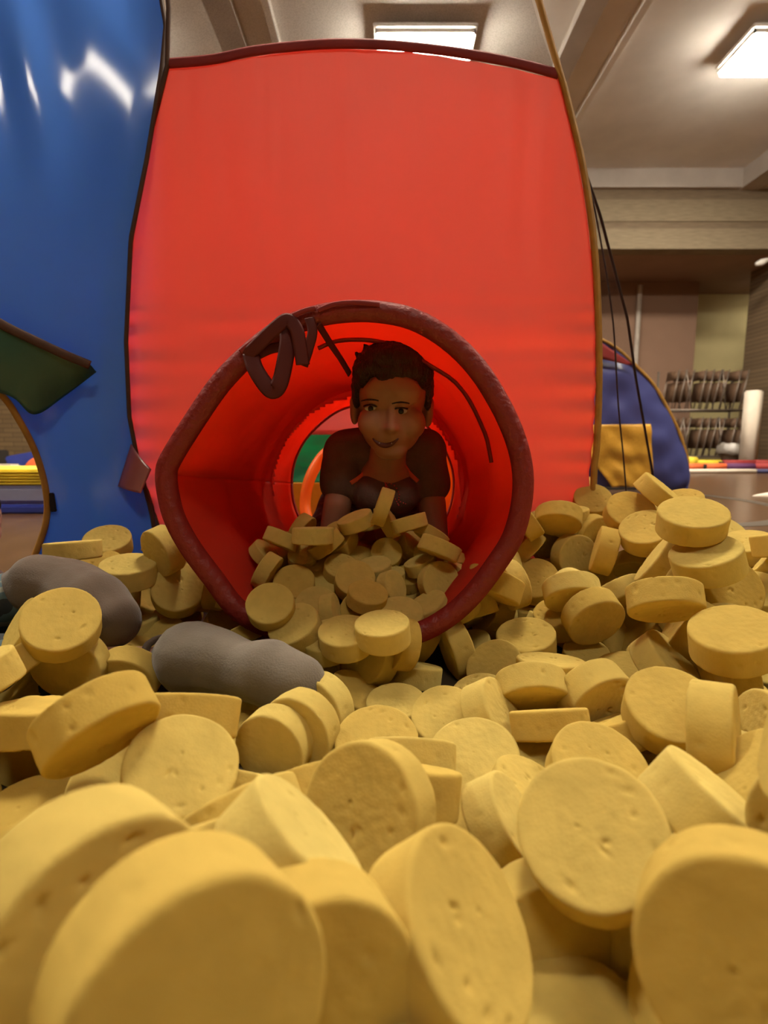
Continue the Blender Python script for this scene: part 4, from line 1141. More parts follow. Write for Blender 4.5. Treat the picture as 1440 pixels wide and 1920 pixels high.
(0.311,-0.047,0.103,-0.287,-0.683,0.671),
(-0.886,0.117,0.099,-0.294,0.452,0.842),
(0.604,-0.211,0.048,-0.082,0.673,0.735),
(0.674,-0.025,0.09,0.241,0.438,0.866),
(0.95,0.516,0.062,-0.059,-0.078,0.995),
(0.935,0.223,0.029,-0.162,0.016,0.987),
(-0.823,0.305,0.09,0.698,0.241,0.675),
(-0.289,-0.082,0.044,0.189,-0.545,0.817),
(0.217,0.12,0.053,0.803,0.522,0.287),
(0.726,0.535,0.069,-0.466,-0.334,0.819),
(0.496,0.278,0.08,-0.467,-0.419,0.779),
(-0.567,0.14,0.108,0.129,-0.791,0.598),
(0.471,-0.012,0.064,-0.807,-0.429,0.406),
(0.51,-0.077,0.099,0.381,0.252,0.89),
(-0.343,0.05,0.055,-0.153,0.315,0.937),
(0.446,0.356,0.074,0.769,0.361,0.528),
(0.457,-0.066,0.052,-0.151,0.805,0.573),
(-0.672,0.347,0.028,-0.043,-0.171,0.984),
(0.358,0.205,0.051,0.026,-0.766,0.642),
(-0.55,-0.167,0.094,0.097,-0.123,0.988),
(-0.812,-0.151,0.066,0.349,-0.006,0.937),
(-0.737,-0.091,0.074,0.647,0.165,0.744),
(0.873,0.54,0.04,-0.19,0.033,0.981),
(0.702,0.405,0.076,-0.711,0.171,0.682),
(-0.922,0.017,0.104,-0.558,0.216,0.801),
(-0.45,-0.185,0.049,0.651,0.028,0.759),
(-0.408,-0.102,0.086,0.155,-0.983,0.099),
(0.585,0.297,0.044,-0.209,-0.039,0.977),
(0.696,0.645,0.043,0.342,-0.411,0.845),
(-0.172,-0.201,0.1,0.181,0.124,0.976),
(-0.119,-0.154,0.06,-0.528,-0.055,0.847),
(0.054,-0.13,0.066,0.36,-0.913,0.189),
(0.607,0.024,0.089,-0.568,0.478,0.67),
(0.894,0.222,0.098,0.847,-0.225,0.481),
(-0.781,-0.05,0.1,-0.359,0.309,0.881),
(0.239,-0.068,0.09,0.015,-0.332,0.943),
(0.824,0.064,0.079,0.35,0.748,0.564),
(0.18,-0.099,0.048,0.488,0.479,0.73),
(-0.386,0.274,0.046,0.132,-0.614,0.778),
(0.131,0.142,0.078,0.786,-0.28,0.551),
(-0.676,0.129,0.104,-0.425,-0.739,0.523),
(0.329,0.116,0.039,-0.358,-0.235,0.904),
(0.763,-0.102,0.054,-0.113,-0.904,0.412),
(0.666,0.554,0.056,0.303,-0.027,0.953),
(0.577,-0.15,0.071,-0.801,0.581,0.14),
(-0.431,0.044,0.047,0.353,-0.547,0.759),
(0.874,0.39,0.053,0.859,-0.377,0.347),
(0.021,-0.213,0.076,-0.155,-0.256,0.954),
(-0.502,-0.014,0.1,-0.094,0.516,0.851),
(0.035,0.195,0.05,-0.519,0.538,0.664),
(0.562,0.101,0.041,-0.072,0.478,0.875),
(-0.354,-0.187,0.065,-0.332,-0.81,0.483),
(0.921,-0.113,0.073,-0.312,-0.4,0.862),
(0.537,0.341,0.092,0.15,-0.261,0.954),
(0.872,0.865,0.055,-0.159,0.84,0.519),
(0.824,0.236,0.065,-0.615,0.018,0.788),
(-0.61,0.468,0.066,0.66,0.117,0.742),
(1.053,1.323,0.056,-0.614,-0.041,0.788),
(0.82,0.498,0.104,-0.867,0.44,0.235),
(0.651,0.064,0.064,0.035,0.844,0.535),
(1.139,0.105,0.082,-0.678,0.545,0.493),
(-0.222,-0.049,0.052,-0.956,-0.276,0.104),
(0.146,0.064,0.092,0.129,-0.889,0.44),
(0.818,0.657,0.051,-0.013,0.789,0.615),
(0.613,0.465,0.093,0.709,0.479,0.517),
(-0.882,0.474,0.096,-0.164,-0.758,0.631),
(0.334,0.001,0.046,0.305,-0.554,0.774),
(-0.521,0.175,0.052,-0.057,-0.818,0.572),
(0.746,0.343,0.064,0.048,0.29,0.956),
(0.984,0.189,0.098,0.368,0.84,0.398),
(0.125,-0.159,0.05,0.021,0.755,0.655),
(-0.064,0.152,0.093,0.383,0.463,0.799),
(-0.59,-0.047,0.05,-0.33,-0.07,0.941),
(1.049,0.255,0.033,0.305,-0.016,0.952),
(0.903,0.301,0.068,0.936,0.233,0.262),
(0.487,0.051,0.087,0.729,-0.15,0.668),
(0.782,-0.025,0.084,-0.64,0.676,0.365),
(-0.297,-0.211,0.098,-0.356,0.807,0.471),
(1.104,1.094,0.051,0.519,-0.614,0.595),
(-0.363,0.136,0.094,-0.97,0.012,0.243),
(0.704,0.048,0.039,-0.18,0.41,0.894),
(-0.583,0.336,0.079,0.841,-0.003,0.541),
(0.508,0.566,0.053,-0.433,-0.84,0.328),
(0.58,0.39,0.09,-0.709,-0.124,0.694),
(-0.581,0.255,0.07,-0.421,-0.748,0.512),
(1.071,0.939,0.05,0.611,-0.403,0.682),
(-0.732,0.444,0.057,-0.825,-0.087,0.559),
(-0.182,0.055,0.053,0.241,0.886,0.396),
(1.114,0.353,0.072,-0.515,0.035,0.857),
(1.003,-0.068,0.096,-0.096,-0.581,0.808),
(-0.071,-0.222,0.087,0.027,-0.471,0.882),
(0.915,0.741,0.07,0.241,0.824,0.513),
(0.597,0.158,0.096,0.396,0.478,0.784),
(0.525,-0.232,0.053,-0.915,0.09,0.393),
(-0.54,0.496,0.068,-0.251,-0.714,0.654),
(1.045,0.522,0.078,0.338,-0.92,0.201),
(-0.323,0.19,0.088,0.291,0.172,0.941),
(0.922,-0.193,0.052,-0.664,0.372,0.649),
(-0.873,-0.075,0.058,-0.122,-0.333,0.935),
(1.123,0.719,0.088,-0.342,0.199,0.918),
(-0.909,-0.161,0.105,-0.122,-0.87,0.478),
(0.065,0.071,0.101,0.906,-0.245,0.346),
(1.103,0.176,0.055,-0.732,0.121,0.671),
(0.494,0.194,0.081,0.209,0.632,0.746),
(0.469,0.458,0.087,-0.844,0.265,0.467),
(0.984,0.776,0.052,0.78,0.245,0.576),
(-0.756,0.118,0.106,-0.696,-0.596,0.401),
(-0.341,-0.131,0.088,-0.008,-0.365,0.931),
(-0.735,-0.154,0.047,0.357,-0.537,0.765),
(0.041,0.129,0.071,0.222,-0.043,0.974),
(0.918,-0.041,0.092,-0.089,-0.643,0.761),
(-0.637,-0.008,0.101,0.51,-0.674,0.533),
(0.301,-0.126,0.054,0.088,-0.346,0.934),
(1.019,1.227,0.062,-0.722,0.261,0.641),
(0.942,1.055,0.058,-0.805,-0.006,0.593),
(-0.069,-0.125,0.097,-0.263,0.314,0.912),
(-0.011,0.141,0.053,0.801,0.387,0.456),
(0.857,1.052,0.06,0.251,0.452,0.856),
(-0.936,0.049,0.039,-0.025,-0.448,0.894),
(1.026,1.009,0.058,-0.859,-0.442,0.259),
(1.09,-0.024,0.095,0.777,-0.102,0.621),
(-0.797,0.014,0.074,0.32,0.258,0.911),
(0.388,0.392,0.079,0.92,0.248,0.303),
(-0.076,0.205,0.044,-0.281,0.368,0.886),
(-0.314,0.127,0.043,0.518,-0.168,0.839),
(-0.193,-0.107,0.097,-0.183,-0.921,0.345),
(0.298,0.055,0.108,0.125,0.307,0.944),
(0.34,0.289,0.047,-0.118,-0.636,0.763),
(-0.274,-0.007,0.053,-0.426,0.886,0.182),
(0.261,-0.232,0.039,-0.014,0.428,0.904),
(-0.159,-0.051,0.08,0.893,0.308,0.328),
(0.996,0.91,0.069,-0.441,-0.862,0.25),
(-0.668,-0.062,0.101,0.618,0.29,0.731),
(-0.476,-0.076,0.097,0.121,0.172,0.978),
(0.863,-0.056,0.036,0.041,0.368,0.929),
(-0.847,0.416,0.093,-0.873,0.123,0.473),
(1.05,0.051,0.056,-0.367,0.513,0.776),
(0.233,0.205,0.088,0.407,-0.892,0.195),
(-0.545,-0.233,0.075,-0.151,0.527,0.836),
(0.92,0.801,0.105,0.173,0.032,0.984),
(0.627,0.283,0.107,0.469,0.811,0.35),
(-0.89,0.357,0.109,0.771,0.532,0.349),
(0.511,-0.144,0.075,0.468,0.713,0.522),
(0.974,0.692,0.049,0.341,-0.616,0.71),
(0.303,0.263,0.106,-0.583,0.236,0.777),
(0.858,0.186,0.047,0.564,0.315,0.763),
(0.822,0.295,0.098,-0.069,-0.548,0.834),
(1.136,0.271,0.088,-0.863,0.223,0.453),
(0.73,-0.125,0.108,-0.53,-0.634,0.564),
(1.039,0.679,0.041,0.112,0.472,0.874),
(-0.742,0.183,0.108,0.144,0.079,0.986),
(0.498,0.4,0.109,0.157,0.23,0.96),
(0.616,0.598,0.079,-0.689,0.181,0.702),
(0.829,-0.156,0.074,-0.219,0.836,0.504),
(0.316,-0.205,0.066,0.882,-0.304,0.361),
(-0.505,0.246,0.053,0.3,-0.862,0.408),
(0.44,0.15,0.108,0.202,-0.065,0.977),
(-0.361,0.173,0.05,0.078,-0.731,0.678),
(0.911,0.078,0.065,-0.275,-0.727,0.629),
(-0.514,0.285,0.109,0.286,-0.405,0.868),
(-0.299,0.24,0.048,0.504,-0.463,0.729),
(-0.328,0.306,0.094,-0.435,-0.852,0.292),
(0.726,0.475,0.046,-0.135,-0.17,0.976),
(0.536,-0.021,0.06,-0.435,0.272,0.858),
(0.656,0.14,0.074,-0.23,-0.827,0.513),
(0.897,0.984,0.055,-0.255,-0.433,0.865),
(-0.028,-0.154,0.044,0.444,-0.351,0.824),
(0.564,0.104,0.107,0.215,0.891,0.4),
(0.921,0.591,0.086,0.099,0.041,0.994),
(0.611,-0.051,0.091,0.837,0.077,0.542),
(-0.368,-0.247,0.047,-0.54,0.212,0.815),
(-0.624,0.103,0.07,0.206,-0.131,0.97),
(0.172,-0.222,0.102,0.183,0.49,0.852),
(0.939,0.355,0.034,0.315,0.085,0.945),
(-0.677,-0.101,0.041,0.213,0.429,0.878),
(1.093,1.244,0.041,-0.239,-0.424,0.873),
(0.621,0.176,0.033,-0.115,-0.274,0.955),
(1.01,0.448,0.078,0.225,0.33,0.917),
(-0.857,0.279,0.05,-0.73,-0.127,0.671),
(1.091,0.789,0.053,-0.475,-0.847,0.241),
(1.027,0.331,0.068,0.141,-0.175,0.974),
(-0.685,0.099,0.031,0.146,-0.198,0.969),
(0.373,-0.061,0.054,0.808,0.329,0.489),
(0.816,0.431,0.043,-0.285,0.163,0.945),
(-0.451,0.451,0.107,-0.49,-0.536,0.687),
(0.476,-0.191,0.048,-0.4,0.558,0.727),
(-0.294,0.074,0.095,-0.125,0.41,0.903),
(0.535,0.438,0.036,0.133,-0.146,0.98),
(-0.04,0.022,0.093,0.608,-0.369,0.703),
(-0.736,-0.027,0.053,-0.483,-0.785,0.388),
(0.306,0.178,0.073,0.295,-0.641,0.709),
(0.969,-0.179,0.101,0.038,-0.557,0.829),
(0.544,0.48,0.106,-0.454,-0.523,0.722),
(-0.614,-0.15,0.066,0.357,-0.172,0.918),
(0.765,0.211,0.044,0.308,-0.48,0.821),
(0.816,0.792,0.061,0.864,0.024,0.503),
(0.665,0.34,0.107,0.561,0.508,0.654),
(1.118,0.581,0.053,0.931,0.27,0.247),
(0.583,0.673,0.073,-0.859,0.38,0.342),
(0.183,0.193,0.053,0.257,0.899,0.355),
(0.418,-0.037,0.097,0.219,0.655,0.723),
(0.76,0.025,0.053,-0.551,0.686,0.475),
(-0.877,0.006,0.053,-0.641,-0.142,0.754),
(-0.771,0.135,0.041,0.421,-0.09,0.903),
(0.846,0.735,0.05,0.729,-0.177,0.661),
(0.662,0.207,0.094,0.248,-0.301,0.921),
(-0.81,-0.05,0.053,0.881,0.263,0.394),
(0.281,0.255,0.053,0.317,0.911,0.266),
(0.773,0.94,0.037,0.101,-0.373,0.922),
(-0.797,0.27,0.047,-0.386,0.526,0.758),
(-0.566,0.001,0.103,-0.189,0.562,0.806),
(-0.927,-0.068,0.093,-0.569,0.361,0.738),
(-0.401,0.382,0.1,0.002,0.881,0.473),
(0.617,-0.039,0.053,0.614,-0.76,0.214),
(0.665,0.493,0.036,-0.304,0.186,0.934),
(0.496,0.325,0.035,-0.258,0.233,0.938),
(1.043,1.154,0.066,0.8,0.297,0.521),
(-0.164,0.179,0.103,-0.416,-0.516,0.749),
(-0.12,0.133,0.041,0.169,-0.04,0.985),
(1.122,1.345,0.068,-0.506,-0.732,0.456),
(1.144,0.829,0.086,0.558,0.733,0.39),
(0.722,-0.171,0.044,0.425,0.329,0.843),
(-0.943,0.356,0.05,-0.063,-0.727,0.684),
(0.968,-0.151,0.034,-0.007,0.32,0.948),
(-0.379,0.272,0.11,-0.882,0.337,0.329),
(-0.829,-0.213,0.082,0.005,0.13,0.991),
(0.944,1.12,0.057,-0.356,-0.044,0.934),
(-0.554,-0.073,0.108,0.753,-0.023,0.658),
(0.232,-0.144,0.04,0.022,-0.226,0.974),
(-0.181,-0.146,0.052,0.392,-0.747,0.537),
(0.84,0.124,0.053,-0.279,-0.881,0.381),
(0.003,0.169,0.107,-0.359,-0.037,0.933),
(0.862,0.616,0.053,0.744,0.501,0.442),
(-0.433,0.316,0.069,0.184,0.818,0.545),
(-0.623,0.394,0.053,0.9,0.2,0.388),
(1.131,0.997,0.044,0.477,-0.321,0.818),
(1.078,0.859,0.053,-0.941,0.075,0.33),
(0.735,-0.043,0.042,-0.197,0.48,0.855),
(0.838,0.559,0.091,-0.921,-0.195,0.337),
(-0.941,0.269,0.055,0.664,0.492,0.563),
(0.154,0.017,0.033,-0.037,-0.289,0.957),
(0.726,0.733,0.068,-0.362,-0.401,0.842),
(-0.638,0.21,0.097,0.085,-0.69,0.719),
(0.417,0.16,0.053,-0.699,0.518,0.492),
(1.012,0.263,0.084,-0.3,0.833,0.464),
(1.03,-0.24,0.029,-0.125,0.061,0.99),
(0.95,0.031,0.107,-0.164,-0.184,0.969),
(-0.673,-0.236,0.088,0.269,0.902,0.338),
(0.67,0.64,0.101,0.755,-0.62,0.213),
(-0.52,0.388,0.109,-0.526,0.824,0.212),
(-0.277,-0.143,0.094,-0.88,-0.312,0.359),
(1.128,0.412,0.106,0.197,0.643,0.74),
(0.258,0.196,0.042,-0.334,0.407,0.85),
(-0.738,0.036,0.088,0.436,0.354,0.827),
(0.962,0.851,0.053,0.201,-0.903,0.38),
(-0.071,0.026,0.05,-0.412,-0.612,0.675),
(0.544,0.373,0.053,0.944,-0.084,0.318),
(0.633,-0.225,0.104,0.067,-0.375,0.925),
(-0.213,-0,0.106,0.053,0.87,0.49),
(-0.006,0.032,0.044,-0.224,-0.507,0.832),
(1.075,0.269,0.106,0.245,0.01,0.97),
(1.012,0.589,0.109,0.634,-0.122,0.763),
(1.145,0.489,0.108,-0.919,0.257,0.299),
(-0.674,-0.177,0.054,-0.642,-0.616,0.456),
(-0.492,-0.11,0.033,-0.155,0.243,0.958),
(-0.75,0.386,0.053,0.604,0.648,0.463),
(0.792,0.605,0.086,0.713,-0.233,0.661),
(-0.733,0.219,0.032,-0.109,-0.04,0.993),
(-0.921,0.496,0.048,0.652,-0.178,0.737),
(-0.571,-0.184,0.053,-0.923,-0.247,0.297),
(-0.424,0.159,0.107,-0.567,-0.793,0.221),
(0.399,-0.126,0.048,0.396,-0.569,0.72),
(-0.717,0.245,0.108,0.609,-0.037,0.792),
(-0.113,-0.237,0.038,0.335,0.244,0.91),
(0.794,0.142,0.097,-0.59,-0.136,0.796),
(0.729,0.094,0.095,-0.808,-0.401,0.432),
(0.952,0.646,0.089,-0.072,-0.23,0.97),
(-0.24,-0.127,0.044,0.112,-0.35,0.93),
(0.768,0.429,0.085,-0.225,0.581,0.782),
(-0.72,0.281,0.047,-0.219,-0.177,0.959),
(-0.441,0.019,0.104,-0.561,0.13,0.818),
(0.406,0.094,0.08,-0.235,-0.57,0.788),
(0.642,0.384,0.046,0.195,-0.586,0.787),
(0.462,-0.216,0.109,0.784,-0.135,0.606),
(0.053,-0.181,0.051,-0.436,0.668,0.603),
(1.068,0.367,0.045,-0.008,-0.601,0.799),
(-0.779,0.447,0.099,0.35,-0.91,0.222),
(0.983,0.081,0.072,-0.123,0.132,0.984),
(1.117,-0.225,0.086,0.32,0.358,0.877),
(-0.251,0.064,0.05,0.321,0.675,0.665),
(0.694,0.303,0.046,0.599,-0.129,0.79),
(1.04,1.089,0.053,-0.324,-0.81,0.489),
(1.15,0.885,0.041,0.35,0.331,0.876),
(0.567,-0.102,0.036,0.282,0.247,0.927),
(0.663,-0.094,0.098,0.254,-0.152,0.955),
(0.353,-0.163,0.029,0.108,0.156,0.982),
(0.627,0.525,0.098,-0.497,-0.044,0.867),
(1.068,-0.187,0.056,-0.196,0.402,0.895),
(0.887,-0.241,0.102,0.433,0.392,0.811),
(0.959,-0.063,0.036,-0.201,0.316,0.927),
(-0.395,-0.08,0.047,-0.511,-0.427,0.746),
(-0.948,0.133,0.069,0.733,0.214,0.645),
(0.853,0.938,0.068,-0.285,0.315,0.905),
(-0.249,0.129,0.038,-0.056,0.4,0.915),
(0.564,-0.239,0.104,0.043,0.552,0.833),
(0.644,0.713,0.047,0.643,0.135,0.754),
(-0.053,-0.217,0.047,-0.574,0.298,0.763),
(0.964,-0.246,0.046,-0.253,-0.582,0.773),
(-0.229,-0.248,0.074,0.307,0.436,0.846),
(0.768,0.201,0.108,0.22,-0.795,0.565),
(0.094,0.088,0.049,-0.462,-0.562,0.686),
(-0.556,0.366,0.039,-0.161,0.415,0.896),
(0.82,0.378,0.109,-0.754,-0.278,0.595),
(-0.829,0.147,0.082,0.599,-0.597,0.533),
(0.272,-0.038,0.047,0.547,-0.35,0.76),
(0.544,0.617,0.108,-0.061,0.122,0.991),
(0.91,0.804,0.051,-0.573,0.529,0.626),
(0.491,0.24,0.052,0.774,-0.348,0.528),
(1.023,-0.123,0.074,-0.316,-0.198,0.928),
(-0.677,0.468,0.086,0.727,0.349,0.592),
(0.281,0.075,0.05,0.016,-0.546,0.838),
(-0.319,0.01,0.104,-0.158,-0.305,0.939),
(0.958,1.187,0.05,-0.573,0.463,0.676),
(-0.777,-0.113,0.027,0.119,-0.126,0.985),
(0.947,0.255,0.095,0.164,-0.895,0.416),
(-0.485,-0.171,0.108,0.245,-0.664,0.706),
(0.749,0.666,0.105,0.118,0.243,0.963),
(-0.385,0.059,0.104,0.465,0.053,0.884),
(-0.143,-0.004,0.04,0.092,-0.454,0.886),
(-0.504,0.07,0.039,-0.082,0.438,0.895),
(1.012,-0.24,0.096,0.378,0.818,0.433),
(-0.136,0.197,0.052,-0.791,0.293,0.536),
(-0.535,-0.027,0.044,-0.101,-0.552,0.828),
(0.429,0.414,0.053,-0.056,0.902,0.427),
(0.335,-0.249,0.11,-0.338,0.354,0.872),
(0.684,0.485,0.108,-0.523,-0.53,0.668),
(0.77,-0.236,0.037,0.207,0.336,0.919),
(-0.406,-0.217,0.091,-0.392,-0.62,0.68),
(-0.879,-0.142,0.053,-0.811,-0.439,0.388),
(0.646,-0.121,0.04,0.41,-0.227,0.884),
(1.044,0.127,0.073,-0.874,-0.214,0.436),
(-0.005,-0.127,0.098,0.303,-0.321,0.897)]
protos = []
for s in range(8):
    vs, fs = disc_mesh(s + 1)
    me = bpy.data.meshes.new('sponge_disc'); me.from_pydata(vs, [], fs); me.materials.append(M['sponge'])
    me.polygons.foreach_set('use_smooth', [True] * len(me.polygons)); me.update(); protos.append(me)
def region(u, v):
    if 470 < u < 870 and v < 1115: return 'deep inside the red tunnel' if v < 1035 else 'just inside the tunnel mouth'
    if 460 < u < 870 and v < 1200: return 'spilling over the tunnel rim'
    if u <= 480:
        if v < 1110: return 'against the blue tent wall'
        if v < 1215: return 'around the dark sock'
        if v < 1340: return 'left, below the dark sock' if u < 290 else 'below the grey sock'
        if v < 1480: return 'left, in the second row'
        if v < 1700: return 'in the left foreground'
        return 'at the bottom left corner'
    if u < 960:
        if v < 1300: return 'on the ground before the tunnel'
        if v < 1400: return 'mid heap below the tunnel'
        if v < 1560: return 'in the centre foreground'
        if v < 1720: return 'centre, low in the heap'
        return 'at the bottom centre edge'
    if v < 965: return 'piled against the red wall' if u < 1150 else 'on the far right crest'
    if v < 1040: return 'close right of the tunnel rim' if u < 1120 else ('upper right slope' if u < 1290 else 'by the bare wooden floor')
    if v < 1110: return 'right of the tunnel, upper slope' if u < 1170 else 'right edge, upper slope'
    if v < 1190: return 'right of the tunnel, mid slope' if u < 1150 else 'right edge, mid slope'
    if v < 1280: return 'right of the tunnel foot' if u < 1150 else 'right edge, lower slope'
    if v < 1380: return 'right half, middle rows' if u < 1200 else 'right edge, middle rows'
    if v < 1520: return 'right half, lower rows' if u < 1200 else 'right edge, lower rows'
    if v < 1690: return 'in the right foreground'
    return 'at the bottom right edge'
def pose(n):
    n = Vector(n); 
    if n.z < 0: n = -n
    if n.z > .86: return 'lying flat'
    if n.z < .28: return 'standing edge-on' if abs(n.y) < .6 else 'standing upright, face on'
    if abs(n.x) > abs(n.y): return 'tipped right' if n.x > 0 else 'tipped left'
    return 'tilted to the front' if n.y < 0 else 'tilted to the back'
cells = {}
for i, (x, y, z, a, b_, c, dm) in enumerate(DISCS):
    u, v, d = seen((x, y, z)); cells.setdefault((pose((a, b_, c)), region(u, v)), []).append((u, i))
lab = {}
ORD = ['leftmost', 'second', 'third', 'fourth', 'fifth', 'sixth', 'seventh', 'eighth', 'ninth', 'tenth', 'eleventh', 'twelfth']
for (po, re_), L_ in cells.items():
    L_.sort(); m_ = len(L_)
    for k, (u, i) in enumerate(L_):
        base = 'yellow sponge disc %s, %s' % (po, re_)
        if m_ == 1: t = base
        elif k == 0: t = base + ', leftmost one'
        elif k == m_ - 1: t = base + ', rightmost one'
        else: t = base + ', %s from left' % ORD[k]
        lab[i] = t
rnd = random.Random(11)
first = {}
for i, (x, y, z, a, b_, c, dm) in enumerate(DISCS):
    o = bpy.data.objects.new('sponge_disc', protos[(i * 5 + i // 3) % 8]); COL.objects.link(o)
    q = Vector((a, b_, c)).to_track_quat('Z', 'Y')
    o.matrix_world = Matrix.Translation((x, y, z)) @ q.to_matrix().to_4x4() @ Matrix.Rotation(rnd.uniform(0, 2 * PI), 4, 'Z') @ Matrix.Diagonal((dm / .1, dm / .1, dm / .1 * rnd.uniform(.92, 1.06), 1))
    tag(o, lab[i], 'sponge', 'yellow sponge discs heaped over the floor')
dv, df = disc_mesh(99, False); V_ = []; F_ = []
for (x, y, z, a, b_, c) in UNDER:
    Mx = Matrix.Translation((x, y, z)) @ Vector((a, b_, c)).to_track_quat('Z', 'Y').to_matrix().to_4x4(); o0 = len(V_)
    V_ += [Mx @ Vector(v) for v in dv]; F_ += [tuple(k + o0 for k in f) for f in df]
tag(obj('sponge_heap', (V_, F_), M['sponge']), 'buried lower layers of the yellow sponge heap', 'sponges', kind='stuff')

# ------------------------------------------------------------------ blue tent piece beyond, right
YB = 4.3
bt2 = empty('play_tent', (2.2, YB, 0), 'small blue play tent with ochre arched edge and yellow doorway, right background', 'tent')
arcp = spline([on_y(u, v, YB) for u, v in ((1060, 612), (1124, 636), (1160, 657), (1195, 690), (1225, 722), (1250, 765), (1272, 810), (1286, 855), (1288, 880), (1284, 912))], 50)
def bl(s, t):
    a = lerp_list(arcp, s); f = Vector((a.x * .97 + .04, YB - .05, .02)); p = a.lerp(f, t); p.y += -.05 * math.sin(PI * t) + .03 * nz((p.x, 0, p.z), 6); return p
vs, fs = grid(bl, 60, 30)
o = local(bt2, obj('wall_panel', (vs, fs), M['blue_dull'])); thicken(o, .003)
local(bt2, obj('arch_binding', tube(NB(), [p + Vector((0, -.01, 0)) for p in arcp], .013, 8), M['binding']))
st = [on_y(u, v, YB - .07) for u, v in ((1060, 612), (1124, 640), (1188, 684), (1180, 685), (1124, 672), (1060, 665))]
vs, fs = grid(lambda s, t: st[0].lerp(st[1], s * 2 if s < .5 else 1).lerp(st[2], max(0, s * 2 - 1)).lerp(st[5].lerp(st[4], min(1, s * 2)).lerp(st[3], max(0, s * 2 - 1)), t), 16, 4)
o = local(bt2, obj('top_band', (vs, fs), M['hem'])); thicken(o, .003)
Q = [on_y(u, v, YB - .12) for u, v in ((1060, 797), (1220, 795), (1226, 912), (1150, 916))]
vs, fs = grid(lambda s, t: Q[0].lerp(Q[1], s).lerp(Q[3].lerp(Q[2], s), t) + Vector((0, .03 * nz((s, t, 0), 4), .012 * math.sin(s * 8) * t)), 24, 24)
o = local(bt2, obj('door_flap', (vs, fs), M['yellow'])); thicken(o, .003); o['label'] = 'yellow doorway flap'
o = local(bt2, obj('floor_strip', bx((on_y(1165, 916, YB - .25)), (.42, .03, .02)), M['black'], smooth=False))
# ------------------------------------------------------------------ floor marking and far foam pieces
c0 = Vector((1.55, 3.6, 0)); b = NB()
vs = []; fs = []
for i in range(97):
    a = 2 * PI * i / 96
    for r in (.88, .97): vs.append((c0.x + r * math.cos(a), c0.y + r * 1.15 * math.sin(a), .002)); vs.append((c0.x + r * math.cos(a), c0.y + r * 1.15 * math.sin(a), .0))
for i in range(96):
    k = i * 4; fs.append((k, k + 2, k + 6, k + 4)); fs.append((k + 1, k, k + 4, k + 5)); fs.append((k + 2, k + 3, k + 7, k + 6))
struct('trim_20', (vs, fs), M['line'])
def foam(u, v, y, w, h, dd, m, label, name='foam_beam', rot=0, cat='foam beam', group=None, tabs=True, z=0):
    p = on_y(u, v, y); o = obj(name, bx((0, 0, h / 2), (w, dd, h), bevel=min(h, w, dd) * .12), M[m]); o.location = (p.x, y, z); o.rotation_euler = (0, 0, rot)
    tag(o, label, cat, group); return o
g1 = 'foam beams laid in rows on the far floor'
foam(1345, 884, 6.9, .95, .05, .12, 'foam_white', 'long white foam beam, nearest row on the far floor', group=g1)
foam(1262, 884, 6.92, .30, .05, .12, 'foam_navy', 'short navy foam beam left of the long white one', group=g1)
foam(1470, 884, 6.9, .72, .05, .12, 'foam_navy', 'navy foam beam cut by the right edge, nearest row', group=g1)
foam(1300, 872, 7.5, .24, .10, .12, 'foam_orange', 'short orange foam beam at the left of the second row', group=g1)
foam(1278, 872, 7.5, .08, .10, .12, 'foam_white', 'small pale foam piece beside the orange beam', group=g1)
foam(1318, 872, 7.5, .05, .09, .12, 'black', 'black joiner between the two orange foam beams', group=g1)
foam(1340, 872, 7.5, .30, .10, .12, 'foam_orange', 'second orange foam beam, right of the black joiner', group=g1)
foam(1385, 872, 7.5, .42, .10, .12, 'foam_purple', 'dark purple foam beam in the second row', group=g1)
foam(1445, 872, 7.5, .45, .10, .12, 'foam_maroon', 'maroon foam beam at the right end of second row', group=g1)
foam(1296, 860, 8.6, .16, .16, .14, 'foam_yellow', 'yellow foam cube at the left of the back row', group=g1)
foam(1327, 860, 8.6, .42, .11, .12, 'foam_yellow', 'yellow foam beam in the back row', group=g1)
foam(1350, 860, 8.58, .09, .09, .12, 'black', 'black joiner at the right of the yellow beam', group=g1)
foam(1385, 860, 8.6, .50, .11, .12, 'foam_maroon', 'dark red foam beam in the back row', group=g1)
foam(1440, 860, 8.6, .42, .11, .12, 'foam_maroon', 'dark red foam beam in back row at right edge', group=g1)
# standing white foam post
p = on_y(1403, 855, 9.0)
o = obj('foam_post', bx((0, 0, .62), (.21, .21, 1.24), bevel=.02), M['foam_white']); o.location = (p.x, 9.0, 0); o.rotation_euler = (0, .0, .5); tag(o, 'tall white foam post standing before the dark brick pier', 'foam post')
# white wedge lying on the floor at the right edge
p = on_y(1452, 932, 3.95); b = NB()
vv = [b.verts.new(q) for q in ((-.17, 0, 0), (.25, -.12, 0), (.25, .14, 0), (-.12, .02, .01), (.25, -.10, .055), (.25, .12, .055))]
for f in ((0, 1, 4, 3), (1, 2, 5, 4), (2, 0, 3, 5), (3, 4, 5), (0, 2, 1)): b.faces.new([vv[k] for k in f])
o = obj('foam_wedge', b, M['foam_white'], smooth=False); o.location = (p.x, 3.95, 0); tag(o, 'white foam wedge on the wooden floor at the right edge', 'foam wedge')
